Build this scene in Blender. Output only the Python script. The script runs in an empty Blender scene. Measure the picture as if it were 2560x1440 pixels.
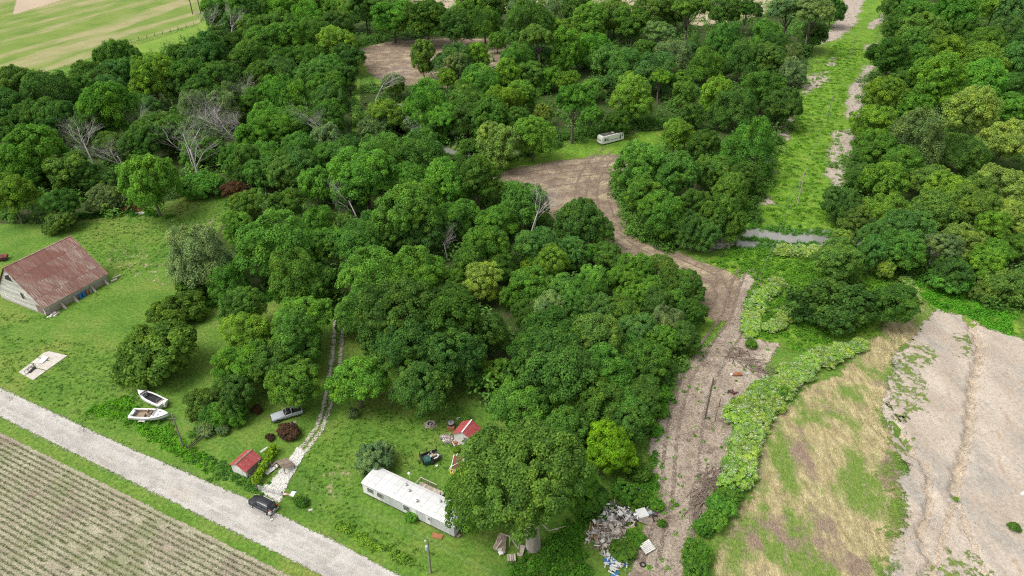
import bpy, math, random
import numpy as np
from mathutils import Vector, Matrix, Euler

sc = bpy.context.scene
COL = sc.collection
R = math.radians
# ------------------------------------------------------------------ camera, sky, sun, exposure
CAM_H, PITCH, FPX = 85.0, R(33), 1777.0
cam_d = bpy.data.cameras.new('camera')
cam_d.sensor_width = 36
cam_d.lens = 36 * FPX / 2560
cam_d.clip_start, cam_d.clip_end = 1.0, 8000
cam = bpy.data.objects.new('camera', cam_d)
COL.objects.link(cam)
cam.location = (0, 0, CAM_H)
cam.rotation_euler = (R(90) - PITCH, 0, 0)
sc.camera = cam

SUN_EL, SUN_AZ = R(58), R(-112)          # azimuth measured from +Y towards +X
wd = bpy.data.worlds.new('World')
sc.world = wd
wd.use_nodes = True
wn = wd.node_tree
bg = wn.nodes['Background']
sky = wn.nodes.new('ShaderNodeTexSky')
sky.sky_type = 'NISHITA'
sky.sun_disc = False
sky.sun_elevation = SUN_EL
sky.sun_rotation = SUN_AZ
sky.air_density, sky.dust_density, sky.ozone_density = 1.0, 4.0, 1.0
hs = wn.nodes.new('ShaderNodeHueSaturation')
hs.inputs['Saturation'].default_value = 0.14      # overcast: cloud takes the blue out
wn.links.new(sky.outputs[0], hs.inputs['Color'])
wn.links.new(hs.outputs[0], bg.inputs[0])
bg.inputs[1].default_value = 0.15
sun_d = bpy.data.lights.new('sun', 'SUN')
sun_d.energy = 1.25
sun_d.angle = R(32)
sun_d.color = (1.0, 0.965, 0.9)
sun = bpy.data.objects.new('sun', sun_d)
COL.objects.link(sun)
sd = Vector((math.sin(SUN_AZ) * math.cos(SUN_EL), math.cos(SUN_AZ) * math.cos(SUN_EL), math.sin(SUN_EL)))
sun.rotation_euler = (-sd).to_track_quat('-Z', 'Y').to_euler()
sun.location = sd * 200
sc.view_settings.view_transform = 'Standard'
sc.view_settings.look = 'None'
sc.view_settings.gamma = 1
sc.view_settings.exposure = 0.62
sc.cycles.use_denoising = False
sc.cycles.filter_width = 1.15
sc.cycles.max_bounces = 5
sc.cycles.diffuse_bounces = 3
sc.cycles.glossy_bounces = 2
sc.cycles.transmission_bounces = 2
sc.cycles.transparent_max_bounces = 10

# ------------------------------------------------------------------ picture pixel -> place on the ground
CS, SN = math.cos(PITCH), math.sin(PITCH)
def P(px, py, z=0.0):
    u, v = (px - 1280) / FPX, -(py - 720) / FPX
    d = Vector((u, CS + v * SN, -SN + v * CS))
    t = (CAM_H - z) / -d.z
    return Vector((d.x * t, d.y * t, z))
def Q(p):
    x, y, z = p[0], p[1], p[2] - CAM_H
    zc = y * CS - z * SN
    return 1280 + FPX * x / zc, 720 - FPX * (y * SN + z * CS) / zc
def depth(p):
    return p[1] * CS - (p[2] - CAM_H) * SN

# ------------------------------------------------------------------ materials
MATS = {}
def _mat(name):
    m = bpy.data.materials.new(name)
    m.use_nodes = True
    n = m.node_tree
    p = n.nodes['Principled BSDF']
    MATS[name] = m
    return m, n, p
def N(n, t, **kw):
    nd = n.nodes.new(t)
    for k, v in kw.items():
        setattr(nd, k, v)
    return nd
def c4(c):
    return (c[0], c[1], c[2], 1.0)
def noise_col(n, coord, cols, scale, detail=4, stretch=(1, 1, 1), rot=0, lo=.32, hi=.68, rough=.6):
    mp = N(n, 'ShaderNodeMapping')
    mp.vector_type = 'TEXTURE'
    mp.inputs['Scale'].default_value = tuple(1 / k for k in stretch)
    mp.inputs['Rotation'].default_value = (0, 0, rot)
    n.links.new(coord, mp.inputs[0])
    nz = N(n, 'ShaderNodeTexNoise')
    nz.inputs['Scale'].default_value = scale
    nz.inputs['Detail'].default_value = detail
    nz.inputs['Roughness'].default_value = rough
    n.links.new(mp.outputs[0], nz.inputs['Vector'])
    rp = N(n, 'ShaderNodeValToRGB')
    el = rp.color_ramp.elements
    k = len(cols)
    for i, c in enumerate(cols):
        pos = lo + (hi - lo) * i / max(1, k - 1)
        if i < 2:
            el[i].position = pos
        else:
            el.new(pos)
        el[i].color = c4(c)
    n.links.new(nz.outputs['Fac'], rp.inputs[0])
    return rp.outputs[0], nz.outputs['Fac']
def mixc(n, fac, a, b, mode='MIX'):
    mx = N(n, 'ShaderNodeMix', data_type='RGBA', blend_type=mode)
    for sock, val in ((mx.inputs[0], fac), (mx.inputs[6], a), (mx.inputs[7], b)):
        if hasattr(val, 'is_linked') or hasattr(val, 'links'):
            n.links.new(val, sock)
        else:
            sock.default_value = c4(val) if isinstance(val, tuple) else val
    return mx.outputs[2]
def math_n(n, op, a, b=None, clamp=False):
    m = N(n, 'ShaderNodeMath', operation=op, use_clamp=clamp)
    for i, val in enumerate((a, b)):
        if val is None:
            continue
        if hasattr(val, 'links'):
            n.links.new(val, m.inputs[i])
        else:
            m.inputs[i].default_value = val
    return m.outputs[0]

def ground_mat(name, cols, scale, fine=3.0, fine_amt=.5, stretch=(1, 1, 1), rot=0, over=None, over2=None, edge=None,
               bump=.35, rough=.95, lo=.32, hi=.68, fstretch=(1, 1, 1), escale=1.2, cap=None, asoft=3.0):
    """surface cover; over=(cols, scale, threshold, softness, stretch, rot) lays patches of a second cover"""
    m, n, p = _mat(name)
    g = N(n, 'ShaderNodeNewGeometry').outputs['Position']
    base, _ = noise_col(n, g, cols, scale, 5, stretch, rot, lo, hi)
    for ov in (over, over2):
        if ov:
            ocols, oscale, thr, soft, ostr, orot = ov
            _, of = noise_col(n, g, [(0, 0, 0), (1, 1, 1)], oscale, 5, ostr, orot, rough=.62)
            oc, _ = noise_col(n, g, ocols, scale * 2.3, 4, stretch, rot)
            mr = N(n, 'ShaderNodeMapRange')
            mr.inputs[1].default_value = thr - soft
            mr.inputs[2].default_value = thr + soft
            n.links.new(of, mr.inputs[0])
            base = mixc(n, mr.outputs[0], base, oc)
    fc, ff = noise_col(n, g, [(1 - fine_amt,) * 3, (1 + fine_amt,) * 3], fine, 6, fstretch, rot, .3, .7, .7)
    col = mixc(n, 1.0, base, fc, 'MULTIPLY')
    n.links.new(col, p.inputs['Base Color'])
    p.inputs['Roughness'].default_value = rough
    p.inputs['Specular IOR Level'].default_value = .15
    if bump:
        b = N(n, 'ShaderNodeBump')
        b.inputs['Strength'].default_value = bump
        b.inputs['Distance'].default_value = .25
        n.links.new(ff, b.inputs['Height'])
        n.links.new(b.outputs[0], p.inputs['Normal'])
    if edge:
        at = N(n, 'ShaderNodeAttribute', attribute_name='edge')
        _, e1 = noise_col(n, g, [(0, 0, 0), (1, 1, 1)], escale, 8, rough=.75)
        e = math_n(n, 'MULTIPLY', math_n(n, 'SUBTRACT', e1, .5), edge * 4)
        ed = at.outputs['Fac'] if cap is None else math_n(n, 'MINIMUM', at.outputs['Fac'], cap)
        a = math_n(n, 'MULTIPLY', math_n(n, 'ADD', ed, e), asoft / max(edge, .3), True)
        tr = N(n, 'ShaderNodeBsdfTransparent')
        ms = N(n, 'ShaderNodeMixShader')
        n.links.new(a, ms.inputs[0])
        n.links.new(tr.outputs[0], ms.inputs[1])
        n.links.new(p.outputs[0], ms.inputs[2])
        n.links.new(ms.outputs[0], n.nodes['Material Output'].inputs[0])
    return m

def mat(name, c1, c2=None, scale=3.0, rough=.7, metal=0.0, stretch=(1, 1, 1), bump=0.0, rnd=0.0, lo=.35, hi=.65, third=None, spec=.3):
    """object material: two or three tones in object space, optional per-piece tint"""
    m, n, p = _mat(name)
    co = N(n, 'ShaderNodeTexCoord').outputs['Object']
    c2 = c2 or tuple(x * .8 for x in c1)
    cols = [c1, c2] + ([third] if third else [])
    col, f = noise_col(n, co, cols, scale, 6, stretch, 0, lo, hi, .65)
    if rnd:
        oi = N(n, 'ShaderNodeObjectInfo')
        k = math_n(n, 'ADD', math_n(n, 'MULTIPLY', oi.outputs['Random'], 2 * rnd), 1 - rnd)
        cb = N(n, 'ShaderNodeCombineColor')
        for i in range(3):
            n.links.new(k, cb.inputs[i])
        col = mixc(n, 1.0, col, cb.outputs[0], 'MULTIPLY')
    n.links.new(col, p.inputs['Base Color'])
    p.inputs['Roughness'].default_value = rough
    p.inputs['Metallic'].default_value = metal
    p.inputs['Specular IOR Level'].default_value = spec
    if bump:
        b = N(n, 'ShaderNodeBump')
        b.inputs['Strength'].default_value = bump
        b.inputs['Distance'].default_value = .05
        n.links.new(f, b.inputs['Height'])
        n.links.new(b.outputs[0], p.inputs['Normal'])
    return m

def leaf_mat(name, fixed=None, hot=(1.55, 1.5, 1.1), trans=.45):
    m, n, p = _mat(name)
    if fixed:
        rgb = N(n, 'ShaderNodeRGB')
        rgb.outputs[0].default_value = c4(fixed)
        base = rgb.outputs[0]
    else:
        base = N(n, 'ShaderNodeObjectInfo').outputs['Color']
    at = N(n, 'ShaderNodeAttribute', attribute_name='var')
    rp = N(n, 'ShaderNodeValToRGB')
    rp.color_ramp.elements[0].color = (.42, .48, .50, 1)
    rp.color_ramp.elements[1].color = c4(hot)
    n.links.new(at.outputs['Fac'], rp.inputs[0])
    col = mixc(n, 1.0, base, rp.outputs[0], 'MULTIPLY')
    oi = N(n, 'ShaderNodeObjectInfo')
    ad = N(n, 'ShaderNodeVectorMath', operation='ADD')
    n.links.new(N(n, 'ShaderNodeTexCoord').outputs['Object'], ad.inputs[0])
    n.links.new(oi.outputs['Location'], ad.inputs[1])
    drift_c, _ = noise_col(n, ad.outputs[0], [(.85, .90, .94), (1.0, 1.0, 1.0), (1.22, 1.10, .90)], 1.5, 3, lo=.36, hi=.64)
    col = mixc(n, 1.0, col, drift_c, 'MULTIPLY')
    df = N(n, 'ShaderNodeBsdfDiffuse')
    tl = N(n, 'ShaderNodeBsdfTranslucent')
    ms = N(n, 'ShaderNodeMixShader')
    ms.inputs[0].default_value = trans
    n.links.new(col, df.inputs[0])
    n.links.new(col, tl.inputs[0])
    n.links.new(df.outputs[0], ms.inputs[1])
    n.links.new(tl.outputs[0], ms.inputs[2])
    n.links.new(ms.outputs[0], n.nodes['Material Output'].inputs[0])
    n.nodes.remove(p)
    return m

LEAF = leaf_mat('leaf')
BLOSSOM = leaf_mat('blossom', (.66, .72, .50), (1.2, 1.2, 1.2), .4)
BARK = mat('bark', (.17, .145, .115), (.07, .06, .05), 5, .95, stretch=(1, 1, .25), bump=.6)
DEADWOOD = mat('dead_wood', (.44, .41, .385), (.28, .25, .23), 4, .95, stretch=(1, 1, .3))
OAKBARK = mat('oak_bark', (.42, .39, .34), (.17, .15, .12), 3, .95, stretch=(1, 1, .22), bump=.8)

GRASS = [(.070, .150, .020), (.100, .190, .026), (.145, .21, .040)]
m_ground = ground_mat('grass_ground', GRASS, .14, 1.8, .5,
                      over=([(.15, .205, .035), (.20, .22, .055)], .06, .62, .10, (1, 1, 1), 0), bump=.5)
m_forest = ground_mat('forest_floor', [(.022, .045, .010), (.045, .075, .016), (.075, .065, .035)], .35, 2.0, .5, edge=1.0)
m_road = ground_mat('gravel_road', [(.375, .355, .325), (.435, .41, .375), (.49, .465, .425)], .22, 5.0, .12, stretch=(1, 1, 1),
                    over=([(.31, .29, .265), (.38, .355, .325)], .10, .58, .12, (.30, 2.2, 1), R(-32)),
                    over2=([(.42, .36, .29), (.47, .41, .34)], .16, .66, .10, (.4, 1.8, 1), R(-32)), edge=.4, bump=.3, escale=1.6)
m_stubble = ground_mat('stubble_soil', [(.26, .235, .165), (.335, .31, .215), (.41, .38, .27)], 1.6, 4.0, .5,
                       over=([(.24, .195, .15), (.32, .265, .21)], .16, .56, .1, (1, 1, 1), 0),
                       over2=([(.20, .215, .11), (.26, .265, .15)], .12, .57, .07, (1, 1, 1), 0), edge=.35, bump=.5, fstretch=(1.6, .8, 1))
m_plough = ground_mat('ploughed_soil', [(.155, .112, .08), (.215, .16, .115), (.29, .225, .16)], .30, 1.6, .38, fstretch=(.6, 2.2, 1),
                      rot=R(25), over=([(.34, .28, .175), (.42, .35, .22)], .13, .60, .09, (1, 1.6, 1), .3), edge=1.0, bump=.7, escale=.7)
m_hay = ground_mat('hay_field', [(.105, .18, .030), (.15, .215, .042), (.19, .235, .06)], .06, 1.2, .2, stretch=(1, 1, 1),
                   over=([(.25, .235, .105), (.31, .285, .14)], .022, .545, .06, (.45, 3.0, 1), math.atan2(P(430, 35).y - P(0, 165).y, P(430, 35).x - P(0, 165).x)), edge=.8, bump=.2)
m_strip = ground_mat('mown_strip', [(.14, .235, .03), (.18, .27, .045)], .1, 1.2, .18, edge=.6, bump=.2)
m_tan = ground_mat('tan_field', [(.36, .285, .20), (.43, .345, .25)], .06, 1.0, .15, edge=1.0, bump=.1)
m_meadow = ground_mat('meadow', [(.085, .18, .018), (.125, .24, .022), (.18, .265, .034)], .22, 1.1, .5,
                      over=([(.06, .13, .015), (.10, .17, .02)], .18, .58, .08, (1, 1, 1), 0), edge=2.0, bump=.9, escale=.6)
m_bare = ground_mat('bare_earth', [(.29, .235, .19), (.37, .31, .255), (.43, .37, .31)], .5, 2.4, .35, edge=2.6, bump=.4, escale=.45, cap=1.4,
                    over=([(.20, .16, .13), (.27, .22, .18)], .5, .62, .08, (1, 1, 1), 0))
m_slash = ground_mat('slash_ground', [(.185, .14, .105), (.265, .21, .16), (.35, .285, .22)], .30, 3.0, .55,
                     over=([(.38, .32, .25), (.45, .38, .30)], .13, .56, .09, (1, .5, 1), R(-12)),
                     over2=([(.125, .095, .075), (.18, .135, .11)], .35, .63, .06, (1, 1, 1), 0), edge=.7, bump=.8)
m_straw = ground_mat('straw_field', [(.22, .175, .095), (.33, .275, .14), (.45, .385, .21)], .5, 3.0, .5, stretch=(2.2, .7, 1), rot=R(-3),
                     over=([(.10, .17, .03), (.17, .23, .05)], .15, .53, .055, (1, .55, 1), R(-4)),
                     over2=([(.19, .14, .10), (.26, .19, .14)], .12, .60, .04, (1, .7, 1), 0), edge=1.6, bump=.6, fstretch=(1.9, .7, 1), escale=.6)
m_soil = ground_mat('pale_soil', [(.33, .275, .215), (.40, .34, .275), (.46, .40, .33)], .14, 1.8, .2, stretch=(1.5, .6, 1), rot=R(4),
                    over=([(.29, .26, .22), (.35, .315, .27)], .16, .56, .05, (1.2, .45, 1), .2),
                    over2=([(.33, .25, .19), (.42, .33, .25)], .42, .63, .03, (1.4, .4, 1), -.2), edge=1.6, bump=.5, escale=.6)
m_soilgrass = ground_mat('sparse_weeds', [(.10, .17, .03), (.16, .21, .05)], .4, 2.0, .4, edge=3.0, bump=.5, escale=.55, cap=.25)
m_drive = ground_mat('white_gravel', [(.38, .36, .30), (.54, .52, .45), (.64, .62, .55)], 1.6, 4.0, .35, edge=.55, bump=.5, escale=2.2)
m_track = ground_mat('wheel_track', [(.33, .30, .24), (.50, .47, .39)], 1.2, 4.0, .3, edge=.6, bump=.4, escale=1.4)
m_mud = ground_mat('creek_bank', [(.10, .085, .06), (.16, .13, .10)], .6, 2, .3, edge=.6, bump=.5)
m_ash = ground_mat('ashy_earth', [(.26, .21, .17), (.36, .30, .25)], 1.0, 4, .3, edge=.3, bump=.3, escale=2.5)

def water_mat():
    m, n, p = _mat('creek_water')
    g = N(n, 'ShaderNodeNewGeometry').outputs['Position']
    col, f = noise_col(n, g, [(.20, .20, .175), (.25, .245, .22)], .4, 3)  # murky water tone, lightened to stand in for the sky's reflection
    n.links.new(col, p.inputs['Base Color'])
    p.inputs['Roughness'].default_value = .12
    p.inputs['Specular IOR Level'].default_value = .9
    b = N(n, 'ShaderNodeBump')
    b.inputs['Strength'].default_value = .05
    n.links.new(f, b.inputs['Height'])
    n.links.new(b.outputs[0], p.inputs['Normal'])
    return m
m_water = water_mat()

# object materials
m_white = mat('white_paint', (.66, .65, .62), (.54, .525, .49), 2.5, .55)
m_gelcoat = mat('boat_gelcoat', (.82, .82, .81), (.70, .70, .69), 1.2, .3, spec=.5)
m_greywood = mat('weathered_board', (.62, .60, .57), (.40, .38, .35), 2.2, .9, stretch=(.35, .35, 5), rnd=.25, third=(.70, .68, .65))
m_brownwood = mat('brown_timber', (.30, .235, .185), (.17, .13, .10), 3, .9, stretch=(1, 1, 1), rnd=.25)
m_palewood = mat('pale_timber', (.50, .44, .36), (.33, .28, .23), 3, .9, rnd=.2)
m_dark = mat('dark_cavity', (.025, .023, .021), (.04, .036, .033), 4, .9)
m_glass = mat('window_glass', (.03, .035, .04), (.05, .055, .06), 1.0, .08, spec=.7)
m_redroof = mat('red_metal_roof', (.40, .075, .075), (.31, .06, .06), 2, .45, rnd=.08, third=(.45, .13, .12))
m_darkred = mat('dark_red_metal', (.20, .045, .04), (.13, .035, .03), 2, .6)
m_blue = mat('blue_plastic', (.03, .16, .42), (.025, .12, .33), 2, .4)
m_green_tarp = mat('green_tarp', (.015, .10, .075), (.01, .07, .055), 3, .6)
m_concrete = mat('concrete', (.56, .52, .455), (.44, .40, .35), 1.1, .9, bump=.3, third=(.60, .57, .51), rnd=.06)
m_stone = mat('foundation_stone', (.40, .36, .31), (.26, .23, .19), 3, .9)
m_metal = mat('grey_metal', (.42, .42, .42), (.28, .27, .26), 3, .45, metal=.6)
m_rubber = mat('black_rubber', (.022, .022, .022), (.035, .034, .033), 4, .85)
m_black = mat('black_plastic', (.03, .03, .032), (.045, .045, .048), 3, .5)
m_carpaint = mat('black_car_paint', (.018, .02, .025), (.022, .024, .03), .6, .3, spec=.4)
m_chrome = mat('bright_metal', (.72, .72, .72), (.6, .6, .6), 3, .3, metal=.4)
m_silver = mat('silver_paint', (.40, .44, .46), (.33, .36, .38), 1.5, .35, spec=.5)
m_red = mat('red_lens', (.45, .02, .02), (.35, .02, .02), 3, .3)
m_yellow = mat('yellow_plastic', (.65, .55, .08), (.5, .42, .06), 3, .5)
m_tan = MATS['tan_field']
m_tanfab = mat('tan_carpet', (.33, .26, .19), (.22, .17, .12), 3, .9)
m_orange = mat('rusty_steel', (.36, .16, .07), (.22, .09, .045), 4, .85)
m_pole = mat('pole_timber', (.27, .235, .195), (.15, .13, .105), 3, .9, stretch=(3, 3, .4))
m_darkpole = mat('tarred_pole', (.10, .08, .065), (.06, .05, .04), 3, .9, stretch=(3, 3, .4))
m_wire = mat('wire', (.22, .22, .21), (.15, .15, .15), 3, .6)
m_cardb = mat('cardboard', (.46, .33, .20), (.36, .25, .15), 3, .9, rnd=.2)
m_offwhite = mat('off_white_rubbish', (.72, .70, .66), (.52, .50, .46), 2.5, .7, rnd=.15)
m_slate = mat('slate_blue_metal', (.36, .43, .47), (.26, .31, .34), 2, .5)
m_skin = mat('skin', (.55, .36, .27), (.5, .32, .24), 4, .6)
m_flagw = mat('flag_white', (.78, .76, .76), (.68, .66, .66), 3, .8)
m_flagr = mat('flag_red', (.50, .06, .06), (.42, .05, .05), 3, .8)
m_flagb = mat('flag_blue', (.05, .07, .20), (.04, .055, .16), 3, .8)

def rust_roof_mat():
    m, n, p = _mat('rusted_tin_roof')
    co = N(n, 'ShaderNodeTexCoord').outputs['Object']
    oi = N(n, 'ShaderNodeObjectInfo')
    ad = N(n, 'ShaderNodeVectorMath', operation='ADD')
    sc3 = N(n, 'ShaderNodeVectorMath', operation='SCALE')
    n.links.new(oi.outputs['Location'], sc3.inputs[0])
    sc3.inputs['Scale'].default_value = 1.0
    n.links.new(co, ad.inputs[0])
    n.links.new(sc3.outputs[0], ad.inputs[1])
    base, _ = noise_col(n, ad.outputs[0], [(.175, .072, .054), (.235, .10, .075), (.195, .098, .08)], .5, 5)
    streak, sf = noise_col(n, ad.outputs[0], [(0, 0, 0), (1, 1, 1)], 1.5, 8, (3.2, .30, 1), 0, .45, .60, .72)
    _, big = noise_col(n, ad.outputs[0], [(0, 0, 0), (1, 1, 1)], .16, 3)
    k = N(n, 'ShaderNodeMapRange')
    k.inputs[1].default_value, k.inputs[2].default_value = .38, .56
    n.links.new(big, k.inputs[0])
    fac = math_n(n, 'MULTIPLY', math_n(n, 'MULTIPLY', streak, k.outputs[0]), .85)
    col = mixc(n, fac, base, (.46, .385, .33))
    kk = math_n(n, 'ADD', math_n(n, 'MULTIPLY', oi.outputs['Random'], .22), .89)
    cb = N(n, 'ShaderNodeCombineColor')
    for i in range(3):
        n.links.new(kk, cb.inputs[i])
    col = mixc(n, 1.0, col, cb.outputs[0], 'MULTIPLY')
    n.links.new(col, p.inputs['Base Color'])
    p.inputs['Roughness'].default_value = .75
    return m
m_rust = rust_roof_mat()
m_mobroof = mat('white_roof_coating', (.56, .555, .54), (.53, .52, .50), 2.2, .6, lo=.54, hi=.66, third=(.22, .205, .19), rnd=.06)

# ------------------------------------------------------------------ mesh helpers
class MB:
    def __init__(s):
        s.v, s.f = [], []
    def add(s, vs, fs):
        o = len(s.v)
        s.v += [tuple(v) for v in vs]
        s.f += [tuple(i + o for i in f) for f in fs]
        return s
    def box(s, x0, x1, y0, y1, z0, z1):
        vs = [(x0, y0, z0), (x1, y0, z0), (x1, y1, z0), (x0, y1, z0), (x0, y0, z1), (x1, y0, z1), (x1, y1, z1), (x0, y1, z1)]
        return s.add(vs, [(0, 3, 2, 1), (4, 5, 6, 7), (0, 1, 5, 4), (1, 2, 6, 5), (2, 3, 7, 6), (3, 0, 4, 7)])
    def obox(s, c, size, rot=(0, 0, 0)):
        m = Euler(rot).to_matrix()
        hx, hy, hz = size[0] / 2, size[1] / 2, size[2] / 2
        b = MB().box(-hx, hx, -hy, hy, -hz, hz)
        return s.add([m @ Vector(v) + Vector(c) for v in b.v], b.f)
    def beam(s, a, b, w, h):
        a, b = Vector(a), Vector(b)
        d = b - a
        q = d.to_track_quat('X', 'Z').to_matrix()
        L = d.length
        bb = MB().box(0, L, -w / 2, w / 2, -h / 2, h / 2)
        return s.add([q @ Vector(v) + a for v in bb.v], bb.f)
    def tube(s, pts, rad, n=6):
        pts = [Vector(p) for p in pts]
        if not hasattr(rad, '__len__'):
            rad = [rad] * len(pts)
        vs, fs = [], []
        up = Vector((.13, .31, .94))
        for i, p in enumerate(pts):
            t = (pts[min(i + 1, len(pts) - 1)] - pts[max(i - 1, 0)]).normalized()
            a = t.cross(up)
            if a.length < .05:
                a = t.cross(Vector((1, 0, 0)))
            a.normalize()
            b = t.cross(a)
            for k in range(n):
                an = 2 * math.pi * k / n
                vs.append(p + (a * math.cos(an) + b * math.sin(an)) * rad[i])
        for i in range(len(pts) - 1):
            for k in range(n):
                k2 = (k + 1) % n
                fs.append((i * n + k, i * n + k2, (i + 1) * n + k2, (i + 1) * n + k))
        fs.append(tuple(range(n))[::-1])
        fs.append(tuple((len(pts) - 1) * n + k for k in range(n)))
        return s.add(vs, fs)
    def lathe(s, prof, n=14, c=(0, 0, 0), axis='z'):
        vs, fs = [], []
        for r, z in prof:
            for k in range(n):
                a = 2 * math.pi * k / n
                x, y = r * math.cos(a), r * math.sin(a)
                v = {'z': (x, y, z), 'y': (x, z, y), 'x': (z, x, y)}[axis]
                vs.append((v[0] + c[0], v[1] + c[1], v[2] + c[2]))
        for i in range(len(prof) - 1):
            for k in range(n):
                k2 = (k + 1) % n
                fs.append((i * n + k, i * n + k2, (i + 1) * n + k2, (i + 1) * n + k))
        fs.append(tuple(range(n))[::-1])
        fs.append(tuple((len(prof) - 1) * n + k for k in range(n)))
        return s.add(vs, fs)
    def slab(s, quad, t):
        """thick plate: polygon extruded by t along its normal"""
        q = [Vector(v) for v in quad]
        k = len(q)
        nn = Vector((0, 0, 0))
        for i in range(k):
            nn += (q[i] - q[0]).cross(q[(i + 1) % k] - q[0])
        nn = nn.normalized() * t
        vs = q + [v + nn for v in q]
        fs = [tuple(range(k))[::-1], tuple(range(k, 2 * k))] + [(i, (i + 1) % k, (i + 1) % k + k, i + k) for i in range(k)]
        return s.add(vs, fs)
    def loft(s, secs, cap=True, closed=True):
        n = len(secs[0])
        vs = [p for sec in secs for p in sec]
        fs = []
        for i in range(len(secs) - 1):
            for k in range(n if closed else n - 1):
                k2 = (k + 1) % n
                fs.append((i * n + k, i * n + k2, (i + 1) * n + k2, (i + 1) * n + k))
        if cap:
            fs.append(tuple(range(n))[::-1])
            fs.append(tuple((len(secs) - 1) * n + k for k in range(n)))
        return s.add(vs, fs)
    def mesh(s, name, m, smooth=False):
        me = bpy.data.meshes.new(name)
        me.from_pydata(s.v, [], s.f)
        me.materials.append(m)
        if smooth:
            me.polygons.foreach_set('use_smooth', [True] * len(me.polygons))
        me.update()
        return me
    def build(s, name, m, parent=None, smooth=False, loc=None, rot=None):
        return obj(name, s.mesh(name, m, smooth), parent, loc, rot)

def obj(name, me, parent=None, loc=None, rot=None, scale=None):
    o = bpy.data.objects.new(name, me)
    COL.objects.link(o)
    if parent:
        o.parent = parent
    if loc is not None:
        o.location = loc
    if rot is not None:
        o.rotation_euler = rot
    if scale is not None:
        o.scale = scale
    return o
def tag(o, label=None, cat=None, group=None, kind=None):
    if label:
        o['label'] = label
    if cat:
        o['category'] = cat
    if group:
        o['group'] = group
    if kind:
        o['kind'] = kind
    return o
def thing(name, label, cat, loc=(0, 0, 0), rz=0.0, group=None):
    o = obj(name, None, None, loc, (0, 0, rz))
    o.empty_display_size = .3
    return tag(o, label, cat, group)
def ang(a, b):
    return math.atan2(b[1] - a[1], b[0] - a[0])

# ------------------------------------------------------------------ terrain
def seg_dist(X, Y, pts):
    d = np.full(X.shape, 1e9)
    for (x0, y0), (x1, y1) in zip(pts[:-1], pts[1:]):
        dx, dy = x1 - x0, y1 - y0
        t = np.clip(((X - x0) * dx + (Y - y0) * dy) / (dx * dx + dy * dy + 1e-9), 0, 1)
        d = np.minimum(d, np.hypot(X - x0 - t * dx, Y - y0 - t * dy))
    return d
def poly_sd(X, Y, pts):
    """signed distance, positive inside"""
    cl = list(pts) + [pts[0]]
    d = seg_dist(X, Y, cl)
    ins = np.zeros(X.shape, bool)
    for (x0, y0), (x1, y1) in zip(cl[:-1], cl[1:]):
        c = ((y0 > Y) != (y1 > Y)) & (X < (x1 - x0) * (Y - y0) / (y1 - y0 + 1e-12) + x0)
        ins ^= c
    return np.where(ins, d, -d)
def W2(pts):
    return [tuple(P(*p)[:2]) for p in pts]
CREEK = W2([(2330, 640), (2200, 612), (2070, 596), (1960, 592), (1845, 590), (1760, 560), (1790, 470), (1790, 390), (1700, 300), (1560, 306),
            (1450, 330), (1385, 358), (1240, 385), (1130, 378), (1062, 346), (1030, 305), (985, 255)])
GULLIES = [(W2([(2420, 795), (2452, 870), (2432, 960), (2422, 1100), (2396, 1180), (2388, 1240)]), .8, .85),
           (W2([(2388, 1240), (2360, 1330), (2335, 1440)]), .5, .2), (W2([(2388, 1240), (2420, 1330), (2465, 1440)]), .5, .2),
           (W2([(2238, 1060), (2262, 1110), (2320, 1170), (2326, 1270), (2300, 1335), (2325, 1400), (2318, 1450)]), .6, .7),
           (W2([(2300, 1335), (2255, 1352)]), .3, .12)]
SOILPX = [(2335, 778), (2400, 786), (2440, 800), (2560, 850), (2760, 930), (2760, 1500), (2222, 1500), (2240, 1300), (2252, 1170), (2236, 1090), (2208, 1000), (2222, 910), (2275, 845)]
SOIL = W2(SOILPX)
def smooth(t):
    t = np.clip(t, 0, 1)
    return t * t * (3 - 2 * t)
def tz(X, Y, fine=True):
    X, Y = np.asarray(X, float), np.asarray(Y, float)
    z = -1.5 * (1 - smooth((seg_dist(X, Y, CREEK[:5]) - 4.2) / 3.0))
    z = np.minimum(z, -1.3 * (1 - smooth((seg_dist(X, Y, CREEK[4:6]) - .7) / 2.4)))
    z = np.minimum(z, -1.3 * (1 - smooth((seg_dist(X, Y, CREEK[11:]) - .9) / 2.4)))
    if fine:
        for pts, w, dp in GULLIES:
            wob = .35 * np.sin(Y * 1.7) + .2 * np.sin(Y * 4.1 + X)
            z = z - dp * (1 - smooth((seg_dist(X + wob, Y, pts) - w * .4) / (w * 1.1)))
    else:
        z = z - .8 * (poly_sd(X, Y, SOIL) > 1.0)
    return z
def grid_mesh(name, xs, ys, m, zf, keep=None, edge=None):
    X, Y = np.meshgrid(xs, ys)
    Z = zf(X, Y)
    nx, ny = len(xs), len(ys)
    idx = np.arange(nx * ny).reshape(ny, nx)
    q = np.stack([idx[:-1, :-1], idx[:-1, 1:], idx[1:, 1:], idx[1:, :-1]], -1).reshape(-1, 4)
    if keep is not None:
        q = q[keep.ravel()[q].any(1)]
    used = np.unique(q)
    mp = np.full(nx * ny, -1)
    mp[used] = np.arange(len(used))
    co = np.stack([X.ravel(), Y.ravel(), Z.ravel()], -1)[used]
    return raw_mesh(name, co, mp[q], m, {'edge': edge.ravel()[used]} if edge is not None else None, True)
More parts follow.
